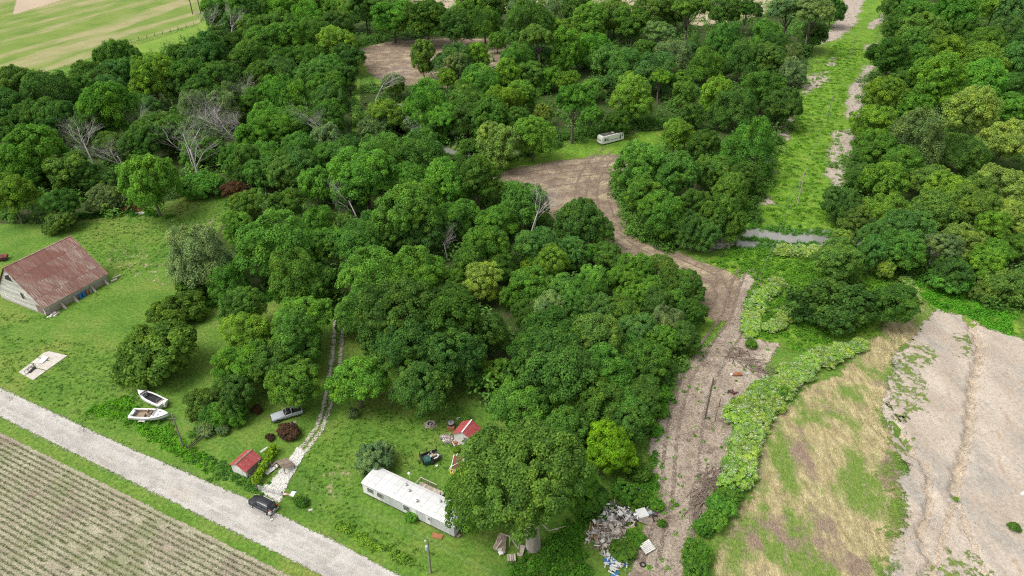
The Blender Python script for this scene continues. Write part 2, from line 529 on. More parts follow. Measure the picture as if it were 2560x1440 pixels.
def raw_mesh(name, co, quads, m, pattr=None, smooth_=False, fattr=None):
    me = bpy.data.meshes.new(name)
    nq, k = quads.shape
    me.vertices.add(len(co))
    me.vertices.foreach_set('co', np.ascontiguousarray(co, np.float32).ravel())
    me.loops.add(nq * k)
    me.loops.foreach_set('vertex_index', np.ascontiguousarray(quads, np.int32).ravel())
    me.polygons.add(nq)
    me.polygons.foreach_set('loop_start', np.arange(0, nq * k, k, dtype=np.int32))
    me.polygons.foreach_set('use_smooth', np.full(nq, smooth_, bool))
    for dom, at in (('POINT', pattr), ('FACE', fattr)):
        for an, vals in (at or {}).items():
            a = me.attributes.new(an, 'FLOAT', dom)
            a.data.foreach_set('value', np.ascontiguousarray(vals, np.float32).ravel())
    me.materials.append(m)
    me.update(calc_edges=True)
    return me

xs = np.concatenate([[-4000, -2000, -900, -500], np.arange(-340, 341, 1.6), [500, 900, 2000, 4000]])
ys = np.concatenate([[-3000, -1000, -200], np.arange(20, 500, 1.6), [600, 900, 1800, 5000]])
tag(obj('ground', grid_mesh('ground', xs, ys, m_ground, lambda x, y: tz(x, y, False))), 'mown and rough green grass around the farmyard', None, None, 'structure')

def rough_line(pts, amp, seed):
    rr = random.Random(seed)
    out = []
    cl = list(pts) + [pts[0]]
    for (x0, y0), (x1, y1) in zip(cl[:-1], cl[1:]):
        L = math.hypot(x1 - x0, y1 - y0)
        k = max(1, min(24, int(L / 2.6)))
        for i in range(k):
            f = i / k
            a_ = amp * min(1, L / 6)
            out.append((x0 + (x1 - x0) * f + rr.gauss(0, a_ * .5), y0 + (y1 - y0) * f + rr.gauss(0, a_ * .5)))
    return out
ROUGH = {'pale_soil': 1.5, 'straw_field': 1.2, 'bare_patch': 1.3, 'slash_strip': .9, 'meadow': 1.2, 'ploughed_field': .8, 'sparse_weeds': 2.0, 'far_ploughed_field': 1.0, 'hay_field': .6, 'gravel_drive': .35}
def sheet(name, polys, m, layer, cell=1.0, margin=1.5, world=False, label=None, fine=True):
    for i, pl in enumerate(polys):
        pts = pl if world else W2(pl)
        if name in ROUGH:
            pts = rough_line(pts, ROUGH[name], i + 1)
        a = np.array(pts)
        x0, y0 = a.min(0) - margin - cell
        x1, y1 = a.max(0) + margin + cell
        x0, x1, y0, y1 = max(x0, -420), min(x1, 420), max(y0, 20), min(y1, 620)
        gx, gy = np.arange(x0, x1 + cell, cell), np.arange(y0, y1 + cell, cell)
        X, Y = np.meshgrid(gx, gy)
        s = poly_sd(X, Y, pts)
        o = obj(name, grid_mesh(name, gx, gy, m, lambda x, y: tz(x, y, fine) + layer * .012, s > -margin, s))
        tag(o, label, None, None, 'structure')

FLOOR = [[(-80, 215), (180, 185), (350, 150), (520, 80), (535, -20), (1240, -20), (1290, 95), (1060, 100), (900, 115), (890, 200), (895, 300), (1000, 300), (1240, 400), (1240, 470), (1400, 590), (1560, 700), (1720, 800),
          (1640, 1000), (1590, 1100), (1500, 1200), (1200, 1010), (1200, 910), (960, 900), (870, 800), (720, 740), (560, 755), (460, 700), (600, 500), (560, 460), (300, 540), (140, 560), (-80, 560)],
         [(1060, 215), (1310, 120), (1300, -20), (2110, -20), (2030, 120), (1990, 260), (1930, 400), (1890, 500), (1850, 570), (1700, 610), (1565, 540), (1565, 440), (1700, 340), (1500, 335), (1370, 360), (1200, 400), (900, 300), (900, 210)],
         [(2210, -20), (2740, -20), (2740, 760), (2500, 780), (2330, 720), (2280, 680), (2100, 620), (2090, 560), (2130, 430), (2175, 280), (2205, 100)]]
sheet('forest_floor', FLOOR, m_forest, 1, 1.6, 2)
ROAD_U = W2([(-160, 893), (0, 969), (296, 1108), (621, 1248), (857, 1363), (1000, 1440), (1160, 1528)])
ROAD_L = W2([(-160, 963), (0, 1042), (336, 1208), (672, 1373), (800, 1436), (960, 1520)])
sheet('gravel_road', [ROAD_U + ROAD_L[::-1]], m_road, 5, .5, 1.0, True)
sheet('hay_field', [[(-400, 330), (0, 165), (70, 190), (180, 162), (350, 98), (500, 58), (525, 0), (560, -120), (-400, -120)]], m_hay, 2, 3.0, 3)
sheet('mown_strip', [[(60, 200), (180, 172), (350, 112), (490, 66), (530, 40), (525, 110), (420, 150), (250, 170), (120, 230)]], m_strip, 4, 1.6, 2)
sheet('far_bare_field', [[(30, 38), (40, 0), (60, -60), (330, -60), (150, 2)]], m_tan, 3.5, 2.0, 2)
sheet('far_tan_field', [[(980, -100), (2060, -100), (2040, 0), (1850, 52), (1740, 66), (1660, 40), (1480, 22), (1180, 26), (1000, 12)]], m_tan, 3, 3.0, 3)
sheet('far_ploughed_field', [[(902, 122), (960, 106), (1060, 98), (1160, 95), (1290, 100), (1315, 128), (1200, 205), (1100, 222), (1000, 212), (935, 195), (902, 155)]], m_plough, 5.6, 1.2, 2)
sheet('grass_track', [[(878, 330), (884, 220), (892, 150), (902, 150), (900, 220), (898, 330)]], m_strip, 4.5, 1.2, 2)
sheet('ploughed_field', [[(1225, 440), (1300, 417), (1420, 400), (1520, 386), (1582, 390), (1562, 430), (1546, 480), (1552, 522), (1590, 572), (1650, 610), (1720, 640), (1790, 664), (1845, 690), (1868, 705), (1862, 750), (1846, 792), (1790, 806),
                          (1700, 770), (1580, 700), (1450, 610), (1300, 530), (1230, 480)]], m_plough, 6.2, .9, 1.5)
sheet('meadow', [[(1080, 425), (1230, 436), (1420, 402), (1580, 392), (1725, 390), (1745, 325), (1620, 328), (1500, 348), (1400, 368), (1240, 405), (1150, 400)],
                 [(2010, 205), (1990, 330), (1935, 400), (1900, 480), (1866, 572), (2095, 585), (2112, 440), (2142, 350), (2152, 280), (2172, 200), (2192, 100), (2230, -40), (2110, -40), (2078, 90), (2040, 150)],
                 [(1762, 655), (1830, 612), (1990, 604), (2075, 620), (2200, 660), (2260, 720), (2250, 770), (2170, 845), (2060, 870), (1960, 870), (1850, 850), (1840, 790), (1870, 740), (1885, 680), (1830, 690)],
                 [(1700, 800), (1820, 790), (1780, 840), (1690, 920), (1640, 1000), (1620, 960)],
                 [(2250, 690), (2330, 690), (2560, 760), (2560, 850), (2440, 800), (2330, 775)]], m_meadow, 5, 1.2, 2.6)
sheet('bare_patch', [[(2112, 300), (2118, 225), (2160, 165), (2195, 160), (2175, 225), (2155, 300)], [(1998, 238), (2020, 190), (2072, 178), (2070, 200), (2030, 235)], [(2062, 165), (2072, 142), (2094, 145), (2090, 168)],
                     [(2160, 140), (2162, 110), (2196, 108), (2190, 140)], [(2045, 112), (2085, 60), (2115, -20), (2165, -20), (2145, 55), (2105, 95)], [(2165, 70), (2200, 35), (2225, 35), (2185, 75)],
                     [(2060, 440), (2080, 330), (2140, 320), (2130, 440), (2090, 480)], [(1945, 340), (1965, 265), (1985, 270), (1970, 350)], [(1880, 515), (1900, 482), (1935, 495), (1930, 512)],
                     [(1950, 772), (1955, 755), (2012, 750), (2005, 772)]], m_bare, 7.4, .9, 3.0)
sheet('slash_strip', [[(1892, 668), (1862, 676), (1846, 720), (1832, 790), (1780, 850), (1700, 925), (1645, 1035), (1612, 1130), (1642, 1230), (1600, 1330), (1560, 1500), (1700, 1500), (1722, 1350), (1762, 1290), (1792, 1222), (1818, 1180), (1832, 1110), (1862, 1040),
                      (1892, 980), (1932, 900), (1958, 858), (1900, 852), (1850, 830), (1852, 790), (1868, 735), (1890, 690)]], m_slash, 8, .7, 1.3)
sheet('straw_field', [[(2172, 850), (2092, 930), (1962, 1010), (1902, 1070), (1892, 1200), (1842, 1262), (1792, 1350), (1768, 1500), (2235, 1500), (2245, 1300), (2262, 1165), (2245, 1090), (2222, 1000), (2232, 910), (2290, 850), (2350, 780), (2310, 752), (2240, 790)]], m_straw, 2.5, .8, 2.2)
sheet('pale_soil', [SOIL], m_soil, 6.8, .4, 2.2, True)
m_gully = ground_mat('gully_bed', [(.30, .225, .16), (.46, .375, .275), (.36, .27, .19)], .7, 3, .4, edge=.5, bump=.7, escale=.9, cap=.22)
def wribbon(c, w):
    c = [np.array(p) for p in c]
    L, Rr = [], []
    for i, p in enumerate(c):
        t = c[min(i + 1, len(c) - 1)] - c[max(i - 1, 0)]
        t = t / np.linalg.norm(t)
        nn = np.array([-t[1], t[0]]) * w / 2
        L.append(tuple(p + nn))
        Rr.append(tuple(p - nn))
    return L + Rr[::-1]
sheet('gully_bed', [wribbon(g[0], g[1] * 1.9) for g in GULLIES], m_gully, 7.6, .3, .8, True)
sheet('sparse_weeds', [[(2225, 900), (2290, 850), (2330, 870), (2300, 1000), (2250, 1080), (2212, 1000)], [(2320, 1400), (2400, 1370), (2480, 1400), (2500, 1500), (2310, 1500)], [(2390, 850), (2440, 840), (2430, 890), (2395, 890)],
                       [(2215, 1010), (2252, 1080), (2262, 1170), (2250, 1300), (2238, 1440), (2212, 1440), (2210, 1150)]], m_soilgrass, 8, .6, 3.0)
sheet('gravel_drive', [[(640, 1226), (700, 1262), (722, 1205), (766, 1130), (748, 1112), (686, 1196)]], m_drive, 7, .4, .9)
def ribbon(pts, w):
    c = [np.array(P(*p)[:2]) for p in pts]
    L, Rr = [], []
    for i, p in enumerate(c):
        t = c[min(i + 1, len(c) - 1)] - c[max(i - 1, 0)]
        t = t / np.linalg.norm(t)
        nn = np.array([-t[1], t[0]]) * w / 2
        L.append(tuple(p + nn))
        Rr.append(tuple(p - nn))
    return L + Rr[::-1]
sheet('wheel_track', [ribbon([(746, 1130), (790, 1072), (806, 1030), (822, 960), (832, 880), (839, 800)], .85), ribbon([(760, 1135), (806, 1072), (824, 1020), (842, 960), (852, 880), (859, 800)], .85)], m_track, 6, .3, .6, True)
sheet('worn_patch', [[(1058, 1060), (1070, 1050), (1090, 1052), (1094, 1064), (1080, 1074), (1062, 1070)], [(742, 1050), (705, 1062), (735, 1075)]], m_ash, 3, .4, 1.0)
m_dry = ground_mat('dry_grass', [(.30, .28, .13), (.42, .36, .22)], .8, 2.5, .3, edge=1.6, bump=.3, escale=.55, cap=-.25)
sheet('dry_grass', [[(268, 650), (290, 610), (335, 605), (385, 650), (440, 690), (425, 718), (340, 690)], [(560, 545), (450, 560), (440, 600), (520, 590)], [(800, 1200), (870, 1150), (900, 1190), (840, 1240)]], m_dry, 3.2, .6, 2.5)
m_lane = ground_mat('packed_gravel', [(.42, .40, .365), (.47, .445, .405)], .5, 5, .12, edge=.7, bump=.2, escale=.35, cap=.12, asoft=.7)
m_oil = ground_mat('damp_gravel', [(.345, .325, .295), (.385, .365, .33)], .5, 5, .12, edge=.7, bump=.2, escale=.3, cap=-.05, asoft=.6)
m_rut = ground_mat('rut_soil', [(.15, .112, .085), (.21, .165, .125)], .7, 3, .35, edge=.5, bump=.5, escale=.9, cap=.14)
m_ridge = ground_mat('straw_ridge', [(.34, .28, .18), (.42, .355, .24)], .7, 3, .35, edge=.7, bump=.5, escale=.8, cap=-.02, asoft=1.5)
def ribbon_obj(name, pts, w, m, layer, off=0.0, step=.8):
    pts = np.array(pts, float)
    seg = np.r_[0, np.cumsum(np.hypot(*np.diff(pts, axis=0).T))]
    t = np.arange(0, seg[-1], step)
    c = np.c_[np.interp(t, seg, pts[:, 0]), np.interp(t, seg, pts[:, 1])]
    k = np.ones(9) / 9
    if len(c) > 20:
        cp = np.r_[np.repeat(c[:1], 4, 0), c, np.repeat(c[-1:], 4, 0)]
        c = np.c_[np.convolve(cp[:, 0], k, 'valid'), np.convolve(cp[:, 1], k, 'valid')]
    tg = np.gradient(c, axis=0)
    tg /= np.linalg.norm(tg, axis=1, keepdims=True)
    nn = np.c_[-tg[:, 1], tg[:, 0]]
    rows = [c + nn * (off + o) for o in (-w / 2, 0, w / 2)]
    n = len(c)
    co = np.concatenate([np.c_[r, tz(r[:, 0], r[:, 1]) + layer * .012] for r in rows])
    q = np.concatenate([np.stack([np.arange(n - 1) + j * n, np.arange(1, n) + j * n, np.arange(1, n) + (j + 1) * n, np.arange(n - 1) + (j + 1) * n], -1) for j in (0, 1)])[:, ::-1]
    e = np.concatenate([np.full(n, -.1), np.full(n, w / 2), np.full(n, -.1)])
    tag(obj(name, raw_mesh(name, co, q, m, {'edge': e}, True)), None, None, None, 'structure')
mid = [((a[0] + b[0]) / 2, (a[1] + b[1]) / 2) for a, b in zip(W2([(-160, 893), (0, 969), (296, 1108), (621, 1248), (857, 1363), (1000, 1440)]), W2([(-160, 963), (0, 1042), (310, 1196), (640, 1357), (800, 1436), (960, 1520)]))]
for off in (-1.55, -.15, 1.45):
    ribbon_obj('tyre_lane', mid, .95, m_lane, 5.6, off)
for off in (-.85, .75, -2.3):
    ribbon_obj('damp_lane', mid, 1.1, m_oil, 5.4, off)
edge_path = W2([(1600, 388), (1572, 410), (1548, 452), (1544, 500), (1566, 552), (1640, 606), (1740, 648), (1830, 690), (1862, 740), (1850, 790)])
for k in range(9):
    ribbon_obj('furrow', edge_path, .8, m_rut if k % 2 else m_ridge, 6.9, -(1.2 + 1.5 * k))
top_path = W2([(1240, 440), (1320, 418), (1420, 404), (1520, 392), (1590, 392)])
for k in range(9):
    ribbon_obj('furrow', top_path, .9, m_rut if k % 2 else m_ridge, 7.1, -(1.2 + 2.0 * k))
strip_path = W2([(1876, 672), (1850, 745), (1838, 800), (1790, 862), (1735, 960), (1712, 1050), (1700, 1140), (1698, 1230), (1680, 1320), (1650, 1445)])
for off, m_ in ((-2.6, m_rut), (-.8, m_rut), (1.2, m_ridge), (3.0, m_rut)):
    ribbon_obj('wheel_rut', strip_path, .8, m_, 8.7, off)
for k in range(8):
    ribbon_obj('stubble_line', W2([(1800 + 52 * k, 1500), (1822 + 49 * k, 1330), (1880 + 40 * k, 1120)]), .55, m_ridge, 3.1)
# creek water, its muddy banks and the weedy bar in it
wp = np.array(CREEK)
nrm = []
for i in range(len(wp)):
    t = wp[min(i + 1, len(wp) - 1)] - wp[max(i - 1, 0)]
    t = t / np.linalg.norm(t)
    nrm.append(np.array([-t[1], t[0]]))
nrm = np.array(nrm)
def strip_mesh(name, w, z, m):
    w = np.where(np.arange(len(wp)) < 5, w, 2.3)[:, None]
    co = np.concatenate([np.c_[wp + nrm * w, np.full(len(wp), z)], np.c_[wp - nrm * w, np.full(len(wp), z)]])
    k = len(wp)
    q = np.array([[i, i + 1, i + 1 + k, i + k] for i in range(k - 1) if i < 4 or i >= 11])[:, ::-1]
    return raw_mesh(name, co, q, m)
tag(obj('creek_water', strip_mesh('creek_water', 6.6, -.66, m_water)), 'still grey creek water between muddy banks', None, None, 'structure')

# ------------------------------------------------------------------ leaves
def leaf_quads(rng, pos, nor, size, aspect=.72):
    n = len(pos)
    nor = nor / (np.linalg.norm(nor, axis=1, keepdims=True) + 1e-9)
    r = rng.normal(size=(n, 3))
    t = np.cross(nor, r)
    t /= (np.linalg.norm(t, axis=1, keepdims=True) + 1e-9)
    b = np.cross(nor, t)
    s = (size * rng.uniform(.65, 1.35, n))[:, None]
    k = s * aspect
    bend = nor * s * .25
    v = np.stack([pos - t * s, pos - b * k + bend * .6, pos + t * s, pos + b * k + bend * .6], 1)
    return v.reshape(-1, 3)
def leaves_mesh(name, rng, pos, nor, size, m, var, aspect=.72):
    v = leaf_quads(rng, pos, nor, size, aspect)
    q = np.arange(len(v)).reshape(-1, 4)
    return raw_mesh(name, v, q, m, None, False, {'var': var})
def unit(rng, n):
    d = rng.normal(size=(n, 3))
    return d / np.linalg.norm(d, axis=1, keepdims=True)

def crown(seed, b, zc, nl, lr, npuff, nleaf, pr, ls, flat=1.0, droop=0.0, low=-.55, name='crown'):
    """foliage of a tree with crown radius 1: lobes carry puffs, puffs carry leaves"""
    rng = np.random.default_rng(seed)
    lobes = []
    for i in range(nl):
        a = 2 * math.pi * (i * .618 + rng.uniform(-.08, .08))
        h = rng.uniform(low, .75)
        rr = (1 - lr) * math.sqrt(max(.05, 1 - min(1, abs(h)) ** 2)) * rng.uniform(.62, 1.22)
        lobes.append((np.array([math.cos(a) * rr, math.sin(a) * rr, h * b * (1 - lr * .6)]), lr * rng.uniform(.62, 1.25)))
    lobes.append((np.array([0, 0, b * .3]), lr * 1.25))
    pc, prad, pd = [], [], []
    tries = 0
    while len(pc) < npuff and tries < npuff * 40:
        tries += 1
        c, r = lobes[rng.integers(len(lobes))]
        d = unit(rng, 1)[0]
        if d[2] < -.35:
            d[2] *= -1
        p = c + d * r * np.array([1, 1, .95 * flat + .05]) * rng.uniform(.86, 1.13)
        if any(np.linalg.norm((p - c2) / r2) < .82 for c2, r2 in lobes):
            continue
        q = pr * rng.uniform(.5, 1.5)
        if any(np.linalg.norm(p - o) < .55 * (q + w) for o, w in zip(pc[-60:], prad[-60:])):
            if rng.random() < .75:
                continue
        pc.append(p); prad.append(q); pd.append(d)
    pc, prad, pd = np.array(pc), np.array(prad), np.array(pd)
    k = len(pc)
    ii = np.repeat(np.arange(k), nleaf)
    d = unit(rng, len(ii)) + pd[ii] * .55 + np.array([0, 0, .35])
    d /= np.linalg.norm(d, axis=1, keepdims=True)
    rad = prad[ii] * rng.uniform(.62, 1.08, len(ii))
    off = d * rad[:, None]
    off[:, 2] *= flat
    pos = pc[ii] + off
    pos[:, 2] -= droop * (np.hypot(pos[:, 0], pos[:, 1])) ** 2
    nor = d + rng.normal(size=d.shape) * .42 + np.array([0, 0, .25])
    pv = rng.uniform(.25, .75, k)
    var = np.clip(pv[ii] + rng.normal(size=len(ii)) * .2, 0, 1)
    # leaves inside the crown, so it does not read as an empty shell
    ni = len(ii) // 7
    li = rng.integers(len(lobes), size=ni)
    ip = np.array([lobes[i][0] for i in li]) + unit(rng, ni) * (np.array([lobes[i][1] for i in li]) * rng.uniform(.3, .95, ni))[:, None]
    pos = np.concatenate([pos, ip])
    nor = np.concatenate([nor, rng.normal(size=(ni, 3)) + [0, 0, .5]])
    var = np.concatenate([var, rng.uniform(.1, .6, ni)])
    kf = 1 / np.quantile(np.hypot(pos[:, 0], pos[:, 1]), .965)
    pos *= np.array([kf, kf, b / np.quantile(np.abs(pos[:, 2]), .985)])
    lobes = [(c * np.array([kf, kf, kf]), r * kf) for c, r in lobes]
    pos[:, 2] += zc
    keep = pos[:, 2] > .03
    return leaves_mesh(name, rng, pos[keep], nor[keep], ls, LEAF, var[keep]), lobes

def trunk_mesh(seed, lobes, zc, r0=.045, m=BARK, lean=.05):
    rnd = random.Random(seed)
    mb = MB()
    top = Vector((rnd.uniform(-lean, lean), rnd.uniform(-lean, lean), zc * .8))
    mid = top * .5 + Vector((rnd.uniform(-.04, .04), rnd.uniform(-.04, .04), 0))
    mb.tube([(0, 0, -.06), (0, 0, .02), mid, top], [r0 * 1.6, r0 * 1.2, r0 * .9, r0 * .65], 8)
    for c, r in lobes:
        e = Vector(c) + Vector((0, 0, zc))
        s = Vector((0, 0, 0)).lerp(top, rnd.uniform(.55, 1))
        s.x, s.y = mid.x * .5 + top.x * .5, mid.y * .5 + top.y * .5
        h = s.lerp(e, .5) + Vector((0, 0, -.08))
        mb.tube([s, h, e], [r0 * .5, r0 * .34, r0 * .1], 5)
    return mb.mesh('trunk', m, True)

PROTO = {}
def proto(kind, b, zc, seeds, r0=.045, **kw):
    PROTO[kind] = []
    for s in seeds:
        cm, lobes = crown(s, b, zc, **kw)
        PROTO[kind].append((cm, trunk_mesh(s, lobes, zc, r0), zc, b))
proto('B', .92, 1.12, (11, 12, 13), nl=12, lr=.46, npuff=190, nleaf=175, pr=.155, ls=.0275)
_b = PROTO['B']
proto('B', .85, 1.06, (14, 15, 16), nl=16, lr=.37, npuff=200, nleaf=165, pr=.145, ls=.027)
_b += PROTO['B']
proto('B', 1.02, 1.18, (17, 18), nl=9, lr=.50, npuff=180, nleaf=185, pr=.17, ls=.028, flat=.8)
PROTO['B'] = _b + PROTO['B']
proto('F', .78, 1.08, (21, 22, 23, 24), nl=13, lr=.43, npuff=190, nleaf=170, pr=.17, ls=.0235, flat=.6, droop=.16)
proto('T', 1.45, 1.70, (31, 32, 33), r0=.05, nl=13, lr=.50, npuff=200, nleaf=150, pr=.19, ls=.040)
proto('U', .72, 1.95, (41, 42), r0=.06, nl=9, lr=.42, npuff=120, nleaf=160, pr=.17, ls=.031, flat=.7, low=-.2)
proto('S', .72, .48, (51, 52, 53), r0=.03, nl=11, lr=.45, npuff=170, nleaf=130, pr=.15, ls=.036)
proto('Z', .80, .50, (61, 62), r0=.03, nl=14, lr=.40, npuff=190, nleaf=110, pr=.13, ls=.032)

def dead_tree(seed, h=2.0, spread=.9):
    rnd = random.Random(seed)
    mb, tw = MB(), MB()
    def grow(p, d, L, r, lv):
        pts, rad = [p], [r]
        q = p.copy()
        k = 3
        for i in range(k):
            d = (d + Vector((rnd.gauss(0, .16), rnd.gauss(0, .16), rnd.gauss(.03, .08)))).normalized()
            q = q + d * L / k
            pts.append(q.copy())
            rad.append(r * (1 - .5 * (i + 1) / k))
        (mb if lv < 2 else tw).tube(pts, rad, 6 if lv == 0 else (4 if lv < 2 else 3))
        if lv >= 4:
            return
        nb = (6, 6, 5, 4)[lv]
        for i in range(nb):
            t = rnd.uniform(.35, 1)
            s = pts[0].lerp(pts[-1], t) if lv else pts[0].lerp(pts[-1], rnd.uniform(.45, 1))
            a = rnd.uniform(0, 6.283)
            side = Vector((math.cos(a), math.sin(a), 0))
            nd = (d * rnd.uniform(.55, .9) + side * rnd.uniform(.5, .9) * spread).normalized()
            grow(s, nd, L * rnd.uniform(.5, .72), rad[-1] * rnd.uniform(.5, .75), lv + 1)
    grow(Vector((0, 0, -.03)), Vector((0, 0, 1)), h * .55, .034, 0)
    return mb.mesh('trunk', DEADWOOD, True), tw.mesh('branches', DEADWOOD, False)
DEAD = [dead_tree(s) for s in (71, 72, 73)]

COLR = {'d': (0.100, 0.215, 0.050), 'm': (0.128, 0.279, 0.057), 'g': (0.145, 0.333, 0.059), 'y': (0.188, 0.348, 0.055), 'Y': (0.265, 0.39, 0.09), 's': (0.195, 0.305, 0.13), 'b': (0.12, 0.269, 0.079), 'o': (0.153, 0.279, 0.062), 'l': (0.205, 0.43, 0.034), 'r': (0.13, 0.08, 0.06), 'k': (0.103, 0.217, 0.061), 'w': (0.32, 0.5, 0.12)}
CWORD = {'d': 'dark green', 'm': 'mid green', 'g': 'bright green', 'y': 'yellow green', 'Y': 'pale yellow', 's': 'grey green', 'b': 'blue green', 'o': 'olive green', 'l': 'lime green', 'r': 'maroon leaved', 'k': 'deep green', 'w': 'whitish'}
TWORD = {'B': 'billowy tree', 'F': 'feathery tree', 'T': 'tall narrow tree', 'U': 'umbrella tree on bare trunk', 'S': 'rounded shrub', 'Z': 'dense shrub', 'X': 'bare grey dead tree'}
MARKS = [((130, 680), 'the rusty roofed barn'), ((490, 20), 'the pair of far poles'), ((1000, 150), 'the far ploughed field'), ((1528, 348), 'the white motorhome'), ((1400, 450), 'the broad ploughed clearing'),
         ((1960, 590), 'the grey creek pool'), ((2000, 470), 'the pole in the bright meadow'), ((1515, 1120), 'the lime green tree'), ((1030, 1270), 'the white mobile home'), ((1170, 1080), 'the white walled red shed'),
         ((705, 1045), 'the silver pickup'), ((848, 800), 'the two wheel tracks'), ((2078, 757), 'the largest round bush'), ((2400, 950), 'the pale bare soil'), ((2060, 330), 'the power line meadow'),
         ((1760, 615), 'the brush pile by the creek'), ((520, 490), 'the grassy nook'), ((1600, 600), 'the curve of ploughed soil'), ((1310, 1330), 'the thick oak trunk'), ((0, 300), 'the left picture edge'),
         ((2560, 330), 'the right picture edge'), ((1500, 0), 'the top picture edge'), ((375, 1020), 'the white boats'), ((1070, 1145), 'the green tarped cart'), ((100, 915), 'the cracked concrete slab'), ((1040, 330), 'the creek bend'), ((2150, 240), 'the longest bare patch'),
         ((800, 0), 'the top picture edge'), ((300, 130), 'the mown strip'), ((1680, 1050), 'the cleared strip')]
_T = 'twentieth thirtieth fortieth'.split()
_N = 'first second third fourth fifth sixth seventh eighth ninth tenth eleventh twelfth thirteenth fourteenth fifteenth sixteenth seventeenth eighteenth nineteenth'.split()
def ordw(n):
    if n < 20:
        return _N[n - 1]
    t, u = n // 10, n % 10
    return _T[t - 2] if u == 0 else ['twenty', 'thirty', 'forty'][t - 2] + '-' + _N[u - 1]
ORD = ['nearest', 'second', 'third', 'fourth', 'fifth', 'sixth', 'seventh', 'eighth', 'ninth', 'tenth', 'eleventh', 'twelfth']
TREES = []
rt = random.Random(5)
def plant(px, py, wpx, code, base=False, **kw):
    """crown centre and width in the photograph, or base=True for the foot of the plant"""
    k, c = code[0], code[1]
    var = rt.randrange(1000)
    if k == 'X':
        zc, b = 1.1, 1
        sx = .62
    else:
        pr = PROTO[k][var % len(PROTO[k])]
        zc, b, sx = pr[2], pr[3], 1
    rad = 4.0
    p = P(px, py, 0)
    for _ in range(6):
        zz = 0 if base else zc * rad
        p = P(px, py, min(zz, 60))
        rad = max(.35, 1.035 * wpx * depth(p) / FPX / 2 / sx)
    p.z = float(tz(p.x, p.y))
    TREES.append(dict(px=px, py=py, w=wpx, k=k, c=c, p=p, r=rad, var=var, **kw))
def T(ox, oy, s, sh=.15):
    for e in s.split():
        a = e.split(',')
        plant(ox + float(a[0]) / 2.977, oy + (float(a[1]) + (sh * float(a[2]) if a[3][0] in 'BFT' else 0)) / 2.977, float(a[2]) / 2.977, a[3])
# crowns read off the photograph region by region: x,y,width,kind+colour
T(0, 0, """1600,70,230,Bm 1570,160,170,Xs 1690,210,170,Xs 1850,60,270,Bm 2100,40,270,Bg 2330,20,270,Bd 2500,70,220,Bm 1750,140,230,Bd 1890,190,290,Bd 2070,160,290,Bm 2280,110,310,Fg 2490,180,250,Bd 2350,235,310,Fm 2490,330,280,By
2150,290,310,Bg 1650,330,320,Bd 1950,320,290,Bm 1870,420,290,Bm 2080,420,270,Bd 2290,400,270,Fm 1560,410,330,Bd 1350,430,290,Bd 910,430,340,Bm 1140,560,360,By 640,540,260,Bd 770,590,240,Bd 890,545,260,Bb 1400,570,320,Bd 1640,570,290,Bd 1510,650,290,Bd
1330,650,230,Bd 1960,560,240,Bo 2130,530,290,Fb 2330,540,290,Bm 2460,490,220,Bm 2450,630,260,Bm 2080,655,330,Fg 1820,670,220,Xs 1700,720,260,Bd 2210,705,290,Fg 2450,745,280,Bd 1880,735,240,Bm 1640,775,260,Fs 1450,795,320,Fs 100,590,270,Bo 400,650,370,Fk
60,775,280,Bd 620,700,260,Bd 860,665,260,Fb 830,780,420,Bg 1090,765,220,Bb 250,840,230,Bd 430,880,310,Bd 180,925,270,Bd 700,905,330,Bd 60,965,200,Bb 235,1100,420,Bg 980,900,190,Xs 1180,885,310,Fs 1100,1005,290,Bd 1230,960,270,Bm 1450,945,310,Fs
1610,1000,170,Xs 1500,900,220,Xs 1760,930,260,Xs 1870,910,200,Xs 2000,840,290,Fg 2220,890,310,Bm 2060,950,270,Bg 2440,860,260,Bd 2400,930,230,Xs 1880,1020,280,Bg 1990,1140,310,Fg 1780,1160,270,Bm 2220,1070,270,Bm 2420,1020,240,Bs 2240,1210,290,Bb 2440,1170,260,Bm
2500,1310,250,Bm 2350,1340,290,Bg 2120,1290,250,Bo 1960,1280,240,Bm 1850,1215,260,Bd 670,1110,260,Xs 870,1150,250,Xs 850,1070,230,Bo 1010,1070,240,Bd 500,1230,310,Bo 530,1350,190,SY 640,1280,230,Bd 1130,1330,430,Bg 1420,1170,300,Xs 1520,1170,290,Sm
90,1430,340,By 40,1190,250,Bd 330,1330,260,Sd 760,1380,240,Sd""")
T(0, 480, """480,90,250,Bd 450,235,220,So 800,70,260,Ss 1500,450,520,Fs 1760,260,250,Bg 2060,400,520,Fg 1820,110,260,Bo 2130,130,280,Bd 2360,225,320,Fg 2450,430,290,Bm 2210,590,430,Fm 2390,670,280,Bd 1680,640,300,Fm 1330,880,350,So 1150,1210,580,So
1840,890,310,Bm 2270,940,380,Bg 1860,1080,340,By 2190,1150,380,Bm 1760,1290,360,Bg 2000,1290,340,Bd 2190,1450,400,Bm 1440,740,230,So 1900,1210,260,Bg""", .03)
T(0, 960, """1510,150,250,So 1720,60,300,Bd 1700,230,240,Sg 1560,240,180,Sm 1530,350,130,Ss 1660,350,100,Ss 2150,365,155,Sr 2010,395,70,Sr 1910,195,80,Sr 2240,880,110,Sm""")
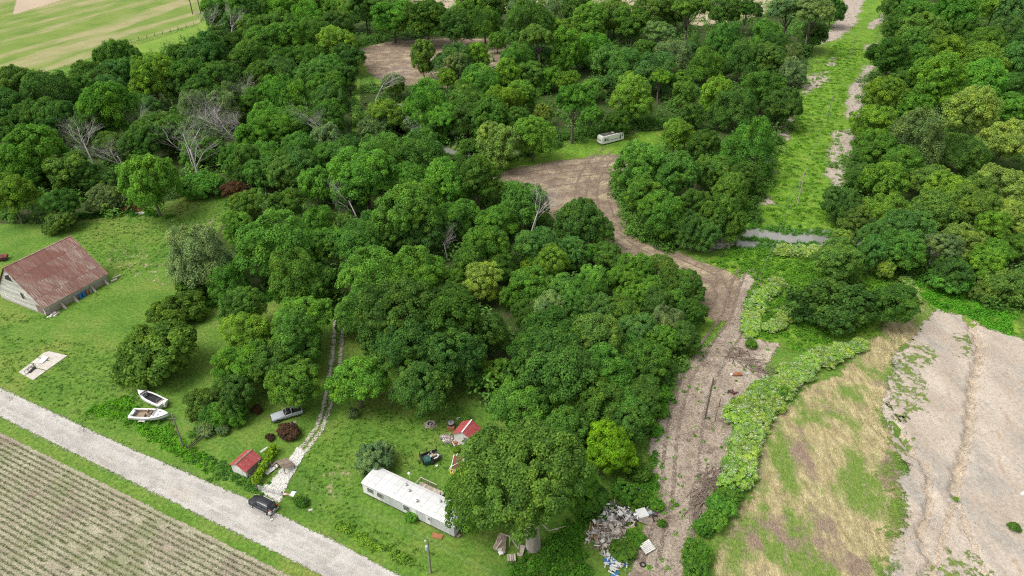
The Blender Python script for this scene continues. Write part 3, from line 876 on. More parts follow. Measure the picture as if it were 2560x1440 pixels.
T(850, 480, """130,90,230,Xs 500,150,440,Bm 80,30,240,Bd 50,250,230,Bo 250,255,280,Bm 420,300,270,Bm 620,270,300,Bb 150,380,350,Bm 950,95,240,Fg 1170,175,300,Fg 830,210,280,Bg 1380,70,350,Bm 1410,195,290,Xs 1110,230,190,By 1100,380,350,Bm 1450,400,300,Bb
1780,200,340,Bd 1900,290,240,Bd 1720,420,260,Bb 1990,440,210,Bd 1900,440,140,Bg 800,400,150,Xs 230,560,480,Fg 550,530,440,Fg 150,840,370,Fm 830,640,240,Bm 1050,660,260,BY 960,520,260,Bm 1210,550,230,Bd 1430,640,320,Bg 1440,490,200,By 1580,500,260,By
1880,650,250,Bg 2190,545,330,Bg 2400,545,200,Bo 2480,660,280,Bd 2110,650,250,By 2230,730,280,Bg 1650,710,280,Bm 1830,740,250,Bm 1270,770,190,Bg 710,730,210,Bd 850,770,210,Bd 430,920,560,Bd 770,940,500,Bd 500,1140,500,Bd 800,1170,440,Bd 1110,1030,290,Bd
1510,870,280,Bs 1380,870,240,Bd 1720,840,260,Bm 1910,880,300,Bb 2100,890,280,Bo 2220,990,310,Bb 1560,1080,560,Bd 1860,1080,460,Bo 1640,1280,560,Bd 1960,1290,430,Bm 130,1370,400,Bg 1150,1370,290,Sy 2380,1080,270,Bg 2450,950,270,Fs 2250,1290,290,Bb 2130,1170,280,Bm
2360,830,250,Bd 2480,800,220,Bm 2350,690,220,Bg""")
T(850, 960, """1330,190,430,Bm 1620,60,380,Bm 1900,140,400,Bd 2180,150,280,Bb 2260,260,190,Sg 1990,490,390,Bl 1760,230,320,Bm 580,50,420,Bd 270,570,290,Ss 540,975,120,Sg 930,265,100,Sm 960,410,120,Sm 860,490,60,Sy 90,225,90,Ss""", .03)
T(850, 0, """60,90,220,Bm 60,420,220,Bd 20,560,200,Bd 400,120,290,Bg 640,130,330,Bd 190,70,260,Bd 860,180,260,Bd 1080,150,290,Fm 960,50,220,Bm 1150,20,240,Bd 1420,180,370,Fd 1360,20,260,Fs 1610,50,240,Fs 1780,60,260,Bd 2050,100,280,Bo 1850,150,260,By 2180,160,260,Bm
2350,60,290,Bo 2510,80,230,Bo 1620,230,290,By 1490,330,260,Uo 1170,310,140,Bg 620,430,180,To 830,410,300,Fb 880,500,190,Us 1020,425,210,By 1310,440,260,Fm 1660,380,200,Tg 1900,330,300,Fg 2000,440,260,Bb 2370,260,220,Us 2130,480,280,Fb 2330,510,310,Fk 2470,390,280,Fs
1040,570,280,Fg 1240,560,170,Ty 1330,700,240,By 930,680,250,Fm 800,590,160,By 240,600,230,Xs 400,620,180,Bo 320,840,280,By 650,740,330,Fg 780,890,250,Bg 980,770,300,Fm 1200,790,300,By 1570,570,170,Bg 1690,590,160,By 1860,650,170,Bg 1960,610,150,Bb
1740,780,300,Ug 1880,850,150,Bg 2170,740,310,By 2380,600,170,Uy 2520,620,170,By 1170,1060,300,BY 1440,1020,270,By 1510,840,150,BY 2490,1000,170,Ty 270,990,260,Zs 2230,1240,330,Bg 2480,1290,310,Bm 300,1140,430,Fm 610,1160,400,Fm 760,1310,400,Bg 200,1310,430,Bg
500,1370,330,Bm 1030,1340,350,Bd 850,1250,290,Fm 60,1130,310,Bd 60,1290,270,Bd 1290,1400,150,Sg 1400,550,220,Bm 1480,640,190,Sg 1100,880,280,Bm 940,900,240,Bd 1300,890,240,Bd 2060,900,200,Bd 700,1000,230,Sd 1000,1130,230,Sd 2290,390,200,Bm 1480,430,200,Bb""", .09)
T(1700, 0, """70,60,300,Uo 320,230,260,Fm 800,80,270,Us 990,110,300,Us 660,240,220,Fg 480,80,190,Ud 320,60,270,Bd 830,370,200,Fs 660,320,240,Fk 60,350,150,Bb 200,440,290,Fm 460,400,300,Fk 640,440,250,Bo 830,500,210,Fs 620,640,320,Bd 740,770,280,Bd 250,680,220,Ty 400,750,310,Fb
30,690,190,Bo 510,1030,430,Fg 40,1000,180,By 190,1060,240,Bd 260,1250,290,Bm 480,1290,250,Bd 620,1270,150,Xs 150,1380,150,Xs 370,1410,290,Bo 1000,240,200,Bd 1130,60,200,Bd 100,840,200,Bd 920,380,130,Sd
1620,20,260,Bd 1760,70,250,Bm 1640,180,270,Bd 1810,220,310,Bo 2040,100,340,Bg 2330,40,250,By 2460,70,270,Bb 2400,200,310,Fk 2250,310,270,Bm 1560,420,320,Bd 1980,400,270,By 2230,430,310,By 2470,450,270,Bb 1760,430,250,Bm 1900,590,420,By 1530,660,280,By 2230,590,360,Bg 1760,770,240,Bg
2180,810,350,BY 1460,880,320,By 1740,990,430,Fs 2090,1080,320,Fk 2400,1020,350,BY 2480,790,250,Bg 1480,1090,290,Bm 1650,1190,290,Bm 1540,1310,330,By 1900,1310,300,Bo 2370,1340,380,BY 1980,1420,310,By 2200,1420,280,Bo 1340,1300,200,Bd 2500,620,240,Bd 2100,220,220,Bd 1650,610,230,Bd 2560,280,260,Bd 1740,310,220,Bm""")
T(1700, 480, """330,140,350,Bm 110,90,250,Bd 60,250,240,Bd 180,310,200,Bd 1180,70,240,Bk 1330,140,240,Bo 1550,110,320,By 1880,100,310,Bo 2150,90,320,Bo 2440,170,280,BY 2300,250,240,By 1210,300,180,BY 1430,310,280,Bb 1680,240,330,Bb 1150,480,300,Bo 1430,460,240,Bb 1620,420,300,Bm
2080,280,320,BY 1960,440,250,Us 2250,530,280,By 2340,410,220,Bg 2490,380,220,Bo 1530,560,150,BY 1260,620,190,So 1120,850,560,Zk 1560,780,340,Bd 2440,740,340,So 2000,660,300,Sg 1790,480,150,Xs 60,700,260,Bd 90,880,230,Bd 40,1080,210,Bd 2270,760,220,So 2120,700,200,So
1700,440,220,Bd 2020,560,260,Bd""")
plant(2535, 1318, 30, 'So'); plant(1300, 1205, 365, 'Bm', oak=True)
plant(1195, 1262, 150, 'Bm'); plant(1405, 1085, 120, 'Bm'); plant(1445, 1232, 100, 'Bm'); plant(1540, 1030, 120, 'Bm'); plant(1650, 540, 110, 'Bm'); plant(1610, 498, 90, 'Bm'); plant(1690, 562, 90, 'Bd'); plant(1620, 905, 110, 'Bm'); plant(1610, 1000, 100, 'Bd'); plant(1560, 1060, 120, 'Bm')
plant(510, 467, 90, 'Sg'); plant(480, 478, 70, 'Sg'); plant(590, 480, 60, 'Sr')
for px, py, w in ((1880, 862, 34), (1660, 985, 50), (1650, 1030, 44), (1640, 1075, 40), (1600, 1180, 60), (1575, 1150, 60), (1600, 1250, 44), (1640, 1262, 40), (1560, 1230, 70), (1470, 1250, 90), (1655, 1310, 24), (1690, 1262, 14), (1590, 1345, 50), (1555, 1380, 60)):
    plant(px, py, w, 'Sg' if w % 3 else 'Sm')
# white flowering shrubs: two drifts and the long hedge; then the plain green end of it
HEDGE = []
def drift(path, n, w0, w1, jit):
    for i in range(n):
        t = i / (n - 1) * (len(path) - 1)
        k = min(int(t), len(path) - 2)
        f = t - k
        x = path[k][0] * (1 - f) + path[k + 1][0] * f + rt.uniform(-jit, jit)
        y = path[k][1] * (1 - f) + path[k + 1][1] * f + rt.uniform(-jit, jit) * .6
        HEDGE.append((x, y, w0 + (w1 - w0) * i / (n - 1) + rt.uniform(-4, 8)))
drift([(2158, 858), (2090, 880), (2020, 905), (1985, 940), (1930, 965), (1880, 1005), (1858, 1040)], 17, 46, 88, 8)
drift([(2050, 895), (1985, 920), (1945, 985), (1900, 1030), (1870, 1070), (1862, 1110), (1856, 1150), (1845, 1195)], 13, 60, 88, 6)
h0 = len(HEDGE)
drift([(1945, 705), (1905, 740), (1885, 790), (1872, 825)], 7, 44, 50, 6)
drift([(1925, 815), (1960, 800), (1985, 780)], 4, 44, 38, 6)
drift([(1960, 620), (2010, 632), (2040, 618)], 4, 40, 44, 8)
drift([(2262, 700), (2285, 745)], 3, 34, 44, 4)
for x, y, w in HEDGE:
    plant(x, y, w, 'Sw', flower=True)
for px, py, w in ((1815, 1250, 66), (1800, 1272, 70), (1785, 1300, 66), (1762, 1320, 60), (1835, 1235, 46), (1740, 1385, 70), (1745, 1400, 62), (1735, 1425, 66), (1950, 985, 44)):
    plant(px, py, w, 'Zg')

# blossom layer sharing the shrub's shape
def blossom(seed, proto_):
    rng = np.random.default_rng(seed)
    me = proto_[0]
    n = len(me.vertices)
    co = np.empty(n * 3, np.float32)
    me.vertices.foreach_get('co', co)
    co = co.reshape(-1, 4, 3).mean(1)
    c0 = np.array([0, 0, .35])
    d = co - c0
    out = np.linalg.norm(d, axis=1)
    ok = np.where((out > np.quantile(out, .35)) & (co[:, 2] > .35))[0]
    cl = rng.choice(ok, 95)
    pos = np.repeat(co[cl] + d[cl] / out[cl][:, None] * .045, 16, 0)
    pos = pos + rng.normal(size=pos.shape) * np.array([.045, .045, .02])
    return leaves_mesh('blossom', rng, pos, rng.normal(size=pos.shape) * .4 + [0, 0, 1], .022, BLOSSOM, rng.uniform(0, 1, len(pos)), .9)
BLOS = [blossom(900 + i, p) for i, p in enumerate(PROTO['S'])]

def relation(px, py):
    best = min(MARKS, key=lambda m: math.hypot((m[0][0] - px), (m[0][1] - py) * 1.3))
    dx, dy = px - best[0][0], py - best[0][1]
    if abs(dx) > abs(dy) * 1.2:
        rel = 'right of' if dx > 0 else 'left of'
    else:
        rel = 'in front of' if dy > 0 else 'behind'
    if 'edge' in best[1]:
        rel = 'by'
    return rel + ' ' + best[1], math.hypot(dx, dy)
buckets = {}
hn = 0
for t in TREES:
    if t['c'] == 'w':
        hn += 1
        continue
    if t.get('oak'):
        t['label'] = 'huge spreading oak with a thick pale trunk beside the mobile home'
        continue
    if t['c'] == 'l':
        t['label'] = 'vivid lime green tree beside the cleared strip'
        continue
    rel, d = relation(t['px'], t['py'])
    big = '' if t['k'] == 'X' else ('large ' if t['r'] > 7.5 else ('small ' if t['r'] < 3.6 else ''))
    desc = TWORD['X'] if t['k'] == 'X' else big + CWORD[t['c']] + ' ' + TWORD[t['k']]
    buckets.setdefault((desc, rel), []).append((d, t))
for (desc, rel), ls in buckets.items():
    ls.sort(key=lambda e: e[0])
    for i, (d, t) in enumerate(ls):
        t['label'] = f'{desc} {rel}' if len(ls) == 1 else (f'{ORD[i]} {desc} {rel}' if i == 0 else f'{ORD[i]} nearest {desc} {rel}')
hi = 0
HW = ['in the long hedge, place {} from its far end', 'in the drift beside the cleared path, place {} from the creek side']
cnt = 0
for t in TREES:
    if t['c'] == 'w':
        cnt += 1
        t['label'] = (f'white flowering shrub, {ordw(cnt)} from the far end of the long curving hedge' if cnt <= h0
                      else f'white flowering shrub between creek and cleared path, {ordw(cnt - h0)} from the wheel-worn soil')
for t in TREES:
    k = t['k']
    shrub = k in 'SZ'
    c = COLR[t['c']]
    j = [1 + rt.uniform(-.14, .14) for _ in range(2)]
    col = (c[0] * j[0] * rt.uniform(.9, 1.1), c[1] * j[0], c[2] * j[0] * rt.uniform(.85, 1.15), 1)
    name = 'dead_tree' if k == 'X' else ('flowering_shrub' if t.get('flower') else ('shrub' if shrub else ('oak_tree' if t.get('oak') else 'tree')))
    grp = {'dead_tree': 'bare dead trees in the woods', 'flowering_shrub': 'white flowering shrubs', 'shrub': 'green shrubs', 'tree': 'leafy trees of the woods', 'oak_tree': None}[name]
    root = thing(name, t['label'], 'tree' if not shrub else 'shrub', t['p'], rt.uniform(0, 6.28), grp)
    r = t['r']
    s = (r * rt.uniform(.88, 1.14), r * rt.uniform(.88, 1.14), r * rt.uniform(.90, 1.12) * (.62 if t.get('flower') else 1))
    root.scale = s
    if not shrub and k != 'X':
        root.rotation_euler = (rt.gauss(0, .05), rt.gauss(0, .05), root.rotation_euler.z)
    if k == 'X':
        root.scale = (s[0] * 1.1, s[1] * 1.1, s[2] * 1.15)
        tm, bm_ = DEAD[t['var'] % 3]
        obj('trunk', tm, root)
        obj('branches', bm_, root)['kind'] = 'stuff'
        continue
    pr = PROTO[k][t['var'] % len(PROTO[k])]
    if t.get('oak'):
        col = (.145, .27, .058, 1)
        root.rotation_euler = (0, 0, 0)
        r = 8.3
        root.location = P(1333, 1368)
        root.scale = (r, r, r)
        cm, lobes = crown(99, .60, 1.72, nl=17, lr=.38, npuff=260, nleaf=190, pr=.135, ls=.021)
        obj('crown', cm, root, (-.18, -.02, 0)).color = col
        lobes = [(c + np.array([-.18, -.02, 0]), q) for c, q in lobes]
        obj('trunk', trunk_mesh(99, lobes, 1.72, .115, OAKBARK), root)
        continue
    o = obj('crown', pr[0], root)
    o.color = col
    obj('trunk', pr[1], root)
    if t.get('flower'):
        obj('blossom', BLOS[t['var'] % 3], root)

# ------------------------------------------------------------------ low growth nobody could count
def tufts(name, label, spots, col, seed, nl=60, ls=.16, h=.7, rad=.9):
    rng = np.random.default_rng(seed)
    pos, nor, var = [], [], []
    for (x, y) in spots:
        z = max(float(tz(x, y)), -.75)
        r = rad * rng.uniform(.5, 1.4)
        hh = h * rng.uniform(.5, 1.5)
        d = unit(rng, nl)
        d[:, 2] = np.abs(d[:, 2])
        q = d * np.array([r, r, hh]) * rng.uniform(.5, 1, nl)[:, None] + [x, y, z]
        pos.append(q); nor.append(d + rng.normal(size=d.shape) * .5 + [0, 0, 1.1]); var.append(np.clip(rng.uniform(.2, .8) + rng.normal(size=nl) * .18, 0, 1))
    me = leaves_mesh(name, rng, np.concatenate(pos), np.concatenate(nor), ls, LEAF, np.concatenate(var), .6)
    o = obj(name, me)
    o.color = (col[0] * 1.35, col[1] * 1.75, col[2] * 1.9, 1)
    return tag(o, label, None, None, 'stuff')
def spots_in(polys, n, seed, world=False):
    rng = np.random.default_rng(seed)
    out = []
    areas = []
    W = [pl if world else W2(pl) for pl in polys]
    for w in W:
        a = np.array(w)
        areas.append(.5 * abs(np.dot(a[:, 0], np.roll(a[:, 1], 1)) - np.dot(a[:, 1], np.roll(a[:, 0], 1))))
    for w, A in zip(W, areas):
        a = np.array(w)
        k = int(n * A / sum(areas)) + 1
        X = rng.uniform(a[:, 0].min(), a[:, 0].max(), k * 6)
        Y = rng.uniform(a[:, 1].min(), a[:, 1].max(), k * 6)
        ok = np.where(poly_sd(X, Y, w) > 0)[0][:k]
        out += [(X[i], Y[i]) for i in ok]
    return out
def spots_on(path, n, jit, seed):
    rng = np.random.default_rng(seed)
    pts = np.array([P(*p)[:2] for p in path])
    out = []
    for _ in range(n):
        t = rng.uniform(0, len(pts) - 1.001)
        k = int(t)
        p = pts[k] * (1 - t + k) + pts[k + 1] * (t - k)
        out.append(tuple(p + rng.normal(size=2) * jit))
    return out
tufts('undergrowth', 'dark leafy undergrowth on the floor of the woods', spots_in(FLOOR, 3400, 1), (.105, .17, .040), 1, 110, .36, 4.2, 2.5)
tufts('edge_thicket', 'dark thicket closing the wood edges down to the ground', spots_on([(1385, 352), (1480, 334), (1560, 322), (1640, 312), (1740, 305)], 150, 2.0, 81) + spots_on([(880, 112), (960, 92), (1080, 84), (1180, 80), (1300, 88)], 150, 2.6, 82)
      + spots_on([(1560, 440), (1548, 500), (1600, 590), (1680, 620)], 110, 1.2, 83) + spots_on([(1240, 470), (1330, 540), (1440, 610), (1560, 690), (1690, 790), (1650, 930), (1620, 1010)], 150, 1.6, 84) + spots_on([(1980, 270), (1925, 400), (1885, 500), (1850, 560)], 120, 1.6, 85)
      + spots_on([(2110, 560), (2130, 440), (2165, 300), (2185, 180)], 130, 1.8, 86) + spots_on([(2100, 620), (2240, 660), (2330, 700), (2520, 770)], 110, 1.8, 87) + spots_on([(1230, 405), (1320, 385), (1390, 366)], 50, 1.4, 88), (.085, .14, .030), 80, 85, .30, 2.6, 1.9)
tufts('meadow_weeds', 'bright green weeds of the power line meadow', spots_in([[(2010, 215), (1990, 330), (1940, 400), (1900, 480), (1866, 565), (2090, 575), (2108, 440), (2112, 310), (2116, 215), (2160, 150), (2150, 100), (2090, 110)]], 800, 2), (.12, .20, .022), 2, 40, .20, .5, 1.0)
tufts('lawn_tufts', 'tufts of longer grass and clover scattered over the lawn', spots_in([[(0, 830), (200, 760), (300, 700), (420, 660), (600, 520), (560, 480), (200, 560), (180, 600), (290, 690), (270, 730), (120, 800), (0, 780), (0, 960), (300, 1090), (420, 990), (330, 880)], [(800, 1080), (880, 1040), (1180, 960), (1130, 1180), (1000, 1180), (890, 1230), (900, 1300), (1100, 1390), (1050, 1430), (720, 1240)], [(-20, 985), (300, 1120), (620, 1262), (600, 1240), (300, 1098), (-20, 960)]], 2600, 55), (.075, .125, .022), 55, 12, .10, .12, .45)
tufts('creek_weeds', 'rank green weeds along the creek banks', spots_on([(1850, 562), (1960, 570), (2080, 580)], 90, .9, 3) + spots_on([(1830, 622), (1960, 612), (2060, 612)], 110, 1.0, 4) + spots_on([(1855, 592), (1900, 594), (1938, 598)], 46, .55, 5), (.085, .165, .03), 3, 60, .17, .8, .9)
tufts('path_weeds', 'tall bright weeds between the creek and the cleared path', spots_in([[(1775, 655), (1835, 620), (1990, 612), (2050, 630), (2230, 700), (2180, 820), (1990, 880), (1960, 850), (1870, 845), (1868, 745), (1888, 690), (1830, 680)]], 1000, 6), (.10, .18, .022), 6, 45, .19, .6, 1.0)
tufts('boat_weeds', 'knee high weeds growing around the two boats', spots_in([[(230, 1020), (330, 985), (345, 1040), (420, 1060), (470, 1120), (540, 1160), (520, 1180), (400, 1110), (300, 1050), (215, 1030)]], 150, 7), (.10, .20, .02), 7, 55, .17, .55, .8)
tufts('shed_weeds', 'weeds and vines along the fence by the small red shed', spots_on([(470, 1125), (520, 1160), (570, 1180), (620, 1205), (650, 1225)], 80, .7, 8) + spots_on([(480, 1090), (500, 1060), (540, 1060)], 40, .8, 9), (.085, .15, .03), 8, 50, .14, .4, .6)
tufts('verge_weeds', 'yellowish weeds on the old fence line beside the road', spots_on([(840, 1310), (880, 1330), (930, 1360), (1000, 1390), (1020, 1400)], 70, .35, 10), (.15, .21, .03), 10, 55, .14, .55, .55)
tufts('yard_edge_weeds', 'lush weeds under the oak and around the rubbish heap', spots_in([[(1290, 1400), (1360, 1360), (1430, 1290), (1480, 1240), (1560, 1260), (1500, 1300), (1450, 1360), (1480, 1440), (1470, 1500), (1260, 1500)], [(1560, 1240), (1640, 1130), (1640, 1260), (1600, 1280)]], 300, 11), (.075, .15, .02), 11, 60, .17, .6, .85)
tufts('slash_edge_weeds', 'scattered green weeds on the cleared strip', spots_in([[(1700, 925), (1800, 850), (1940, 870), (1850, 1060), (1800, 1200), (1700, 1440), (1600, 1440), (1650, 1250), (1630, 1100)]], 70, 12) + spots_on([(1640, 1040), (1690, 930), (1770, 860)], 70, 1.2, 13), (.10, .19, .025), 12, 40, .14, .3, .45)
tufts('far_edge_weeds', 'green weeds at the rim of the pale soil', spots_in([[(2260, 700), (2330, 690), (2540, 790), (2520, 840), (2440, 800), (2330, 770)]], 260, 14), (.085, .20, .02), 14, 50, .2, .6, 1.0)
tufts('wood_edge_weeds', 'dark weeds along the mown edge of the wood', spots_on([(480, 770), (560, 752), (640, 742), (720, 745), (800, 770)], 120, .9, 15) + spots_on([(140, 560), (200, 540), (320, 530), (420, 545)], 60, 1.0, 16) + spots_on([(560, 470), (600, 500), (580, 560), (450, 600)], 50, 1.2, 17), (.045, .11, .015), 15, 60, .2, .7, 1.0)

# ------------------------------------------------------------------ corn rows in the stubble field
fa, fb = P(0, 1080), P(728, 1440)
rdir = Vector((fb.x - fa.x, fb.y - fa.y, 0)).normalized()
rnor = Vector((rdir.y, -rdir.x, 0))
if rnor.y > 0:
    rnor = -rnor
f0 = fa - rdir * 40
fpoly = [tuple((f0)[:2]), tuple((f0 + rdir * 105)[:2]), tuple((f0 + rdir * 105 + rnor * 45)[:2]), tuple((f0 + rnor * 45)[:2])]
sheet('stubble_field', [fpoly], m_stubble, 3, .8, 1.0, True)
field = [o for o in COL.objects if o.name == 'stubble_field'][0]
rowm = []
for sd_ in range(4):
    rng = np.random.default_rng(300 + sd_)
    L, n = 100.0, 3000
    x = rng.uniform(0, L, n)
    keep = np.sin(x * .21 + sd_) + np.sin(x * .53 + 2 * sd_) * .6 > -1.45
    x = x[keep]
    pos = np.stack([x, rng.normal(0, .11, len(x)), rng.uniform(.03, .26, len(x))], -1)
    rowm.append(leaves_mesh('crop_row', rng, pos, rng.normal(size=pos.shape) + [0, 0, .5], .12, LEAF, rng.uniform(0, .8, len(x)), .35))
for i in range(50):
    p = f0 + rdir * 3 + rnor * (.9 + i * .82)
    o = obj('crop_row', rowm[i % 4], field, (p.x, p.y, .036), (0, 0, math.atan2(rdir.y, rdir.x)))
    o.color = (.235, .285, .155, 1)

# ------------------------------------------------------------------ barn
A, B, C = P(117, 789), P(271, 704), P(9, 748)
LB, WB = (B - A).length, 14.6
barn = thing('barn', 'old barn of weathered grey boards under a rusty red tin roof', 'barn', A, ang(A, B))
HE, HP, RY = 2.3, 9.4, 8.2          # eave, ridge height, ridge position across the gable
MB().box(.15, LB - .15, .15, WB - .15, 0, HE - .1).build('inner_shell', m_dark, barn)
wall = MB().box(-.06, LB + .06, -.06, WB + .06, 0, .32).build('foundation', m_stone, barn)
def gable(x, face):
    w = MB().slab([(x, .05, .3), (x, WB - .05, .3), (x, WB - .05, HE), (x, RY, HP - .25), (x, .05, HE)], .06 * face).build('gable_wall', m_greywood, barn)
    return w
gw = gable(.06, -1)
gable(LB - .06, 1)
bh, i, z = .30, 0, .34
rb = random.Random(3)
def gspan(z):
    if z <= HE:
        return 0.0, WB
    t = (z - HE) / (HP - HE)
    return RY * t, WB - (WB - RY) * t
while z < HP - .5:
    y0, y1 = gspan(z + bh * .9)
    cuts = [y0] + sorted(rb.uniform(y0, y1) for _ in range(1 if y1 - y0 > 4 else 0)) + [y1]
    for ya, yb in zip(cuts[:-1], cuts[1:]):
        if rb.random() < .03 or yb - ya < .1:
            continue
        MB().box(-.045 - rb.uniform(0, .03), 0, ya + .015, yb - .015, z, z + bh - .03).build('board', m_greywood, gw)
    z += bh
sw = MB().box(0, LB, .02, .1, .3, HE).build('side_wall', m_greywood, barn)
z = 1.05
while z < HE - .1:
    cuts = [0, rb.uniform(3, 6), rb.uniform(8, 11), LB]
    for xa, xb in zip(cuts[:-1], cuts[1:]):
        MB().box(xa + .015, xb - .015, -.03 - rb.uniform(0, .03), .02, z, z + .22).build('board', m_greywood, sw)
    z += .25
MB().box(0, LB, -.02, .03, .32, 1.03).build('stone_base', m_stone, barn)
MB().box(.02, LB - .02, WB - .1, WB - .02, .3, HE).build('rear_wall', m_greywood, barn)
# dark openings in the gable: hay door under the ridge, small window, corner door
hd = MB().slab([(-.09, RY - .9, 6.3), (-.09, RY + 1.5, 6.3), (-.09, RY + 1.1, HP - 2.2), (-.09, RY - .3, HP - 1.6)], -.03).build('hay_door', m_dark, barn)
wn_ = MB().box(-.12, -.08, 5.4, 6.2, 2.6, 3.9).build('window', m_dark, barn)
MB().box(-.15, -.10, 5.3, 5.42, 2.5, 4.0).box(-.15, -.10, 6.2, 6.32, 2.5, 4.0).build('window_frame', m_greywood, wn_)
MB().box(-.12, -.08, .5, 2.3, .35, 2.2).build('door', m_brownwood, barn)
# tin roof laid in sheets
roof = MB().slab([(-.35, -.45, HE - .32), (LB + .35, -.45, HE - .32), (LB + .35, RY, HP), (-.35, RY, HP)], .05).build('roof', m_rust, barn)
MB().slab([(-.35, RY, HP), (LB + .35, RY, HP), (LB + .35, WB + .45, HE - .32), (-.35, WB + .45, HE - .32)], .05).build('roof_slope', m_rust, barn)
sl = Vector((0, RY + .45, HP - HE + .32))
SL = sl.length
sl.normalize()
slope_a = math.atan2(sl.z, sl.y)
ncol, cw = 22, (LB + .7) / 22
courses = [0, SL * .22, SL * .49, SL * .74, SL]
for j in range(4):
    h = courses[j + 1] - courses[j]
    pm = MB().box(.012, cw - .012, 0, h - .02, 0, .018)
    for q in (.25, .5, .75):
        pm.box(cw * q - .03, cw * q + .03, .01, h - .03, .018, .034)
    pmesh = pm.mesh('roof_panel', m_rust)
    for i in range(ncol):
        base = Vector((-.35 + i * cw, -.45, HE - .32)) + sl * courses[j] + Vector((0, -math.sin(slope_a), math.cos(slope_a))) * (.055 + rb.uniform(0, .02) + (.012 if j % 2 else 0))
        obj('roof_panel', pmesh, roof, base, (slope_a, 0, 0))
MB().box(-.4, LB + .4, RY - .16, RY + .16, HP + .06, HP + .10).build('ridge_cap', m_rust, barn)
def onb(x, y):
    v = Matrix.Rotation(ang(A, B), 3, 'Z') @ Vector((x, y, 0)) + A
    return v
def drum(name, label, cat, p, m, r=.3, h=.9, group=None, lidm=None):
    t = thing(name, label, cat, p, 0, group)
    MB().lathe([(r, 0), (r, h * .3), (r * 1.04, h * .33), (r, h * .36), (r, h * .64), (r * 1.04, h * .67), (r, h * .7), (r, h)], 16).build('drum_body', m, t, False)
    MB().lathe([(r * .9, h + .002), (r * .9, h + .03), (.06, h + .035)], 16).build('lid', lidm or m, t)
    return t
drum('blue_drum', 'blue plastic drum against the barn, nearer the roadside corner', 'drum', onb(7.55, -.5), m_blue, .34, .95)
drum('blue_drum', 'blue plastic drum against the barn, next to the rusty drum', 'drum', onb(8.4, -.5), m_blue, .34, .95)
drum('rusty_drum', 'rusty brown drum beside the blue drums at the barn', 'drum', onb(9.2, -.5), m_orange, .33, .9)
drum('grey_drum', 'dull grey drum last in the row at the barn', 'drum', onb(9.95, -.5), m_metal, .32, .85)
for k, x in enumerate((3.9, 6.7, 11.0, 14.2)):
    o = MB().slab([(x - .22, -.1, 0), (x - .22, -1.35, 0), (x - .22, -.1, 1.3)], .44).build('buttress', m_stone, barn)
lg = MB().tube([onb(LB + .1, -.9) + Vector((0, 0, .22)), onb(LB + 1.4, -1.1) + Vector((0, 0, .2))], [.25, .2], 8).build('log', m_palewood)
tag(lg, 'short pale log lying at the far corner of the barn', 'log')
lg = MB().beam(onb(LB + 1.0, -.5) + Vector((0, 0, .5)), onb(LB + 3.0, -.3) + Vector((0, 0, .1)), .3, .2).build('timber', m_palewood)
tag(lg, 'pale squared timber sticking out past the barn corner', 'timber')
rj = random.Random(8)
def heap(name, label, c, rx, ry, n, mats, sizes, hmax=.4, rz=0.0):
    """one scrap pile, its pieces joined per material"""
    t = thing(name, label, 'pile', c, rz)
    for mi, m in enumerate(mats):
        mb = MB()
        for _ in range(n):
            a, q = rj.uniform(0, 6.28), math.sqrt(rj.random())
            x, y = math.cos(a) * q * rx, math.sin(a) * q * ry
            s = [rj.uniform(*sizes) for _ in range(3)]
            s[2] *= .3
            if rj.random() < .45:
                s[0] *= 2.6
                s[1] *= .35
            mb.obox((x, y, .06 + hmax * (1 - q) * rj.random()), s, (rj.uniform(-.5, .5), rj.uniform(-.5, .5), rj.uniform(0, 6.28)))
        o = mb.build(('scrap', 'rubble', 'boards', 'litter', 'sheeting')[mi % 5], m, t)
        o['kind'] = 'stuff'
    return t
heap('rubble_pile', 'white rubble at the roadside corner of the barn', onb(.9, -.9), 1.2, .7, 14, [m_offwhite, m_stone], (.25, .6), .4, ang(A, B))
# yard light behind the barn
yp = P(2, 672)
yl = thing('yard_light', 'tall curved yard light post behind the barn', 'lamp post', P(6, 650), 0)
MB().tube([(0, 0, 0), (0, 0, 6.2), (-.1, 0, 6.8), (-.5, 0, 7.2), (-1.1, 0, 7.3)], [.09, .07, .06, .05, .045], 8).build('post', m_metal, yl)
MB().lathe([(.08, .12), (.22, 0), (.2, -.1), (.05, -.14)], 10, (-1.25, 0, 7.28)).build('lamp_head', m_white, yl)
im = thing('farm_implement', 'dark red farm implement half out of view behind the barn', 'implement', P(2, 650), .3)
MB().box(-1.6, 1.6, -.9, .9, .5, 1.0).slab([(-1.6, -.9, 1.0), (1.2, -.9, 1.0), (.8, -.5, 1.5), (-1.2, -.5, 1.5)], -.8).build('hopper', m_darkred, im)
for x in (-1, 1):
    MB().lathe([(.2, -.12), (.5, -.12), (.5, .12), (.2, .12)], 14, (x, -1.0, .5), 'y').build('wheel', m_rubber, im)

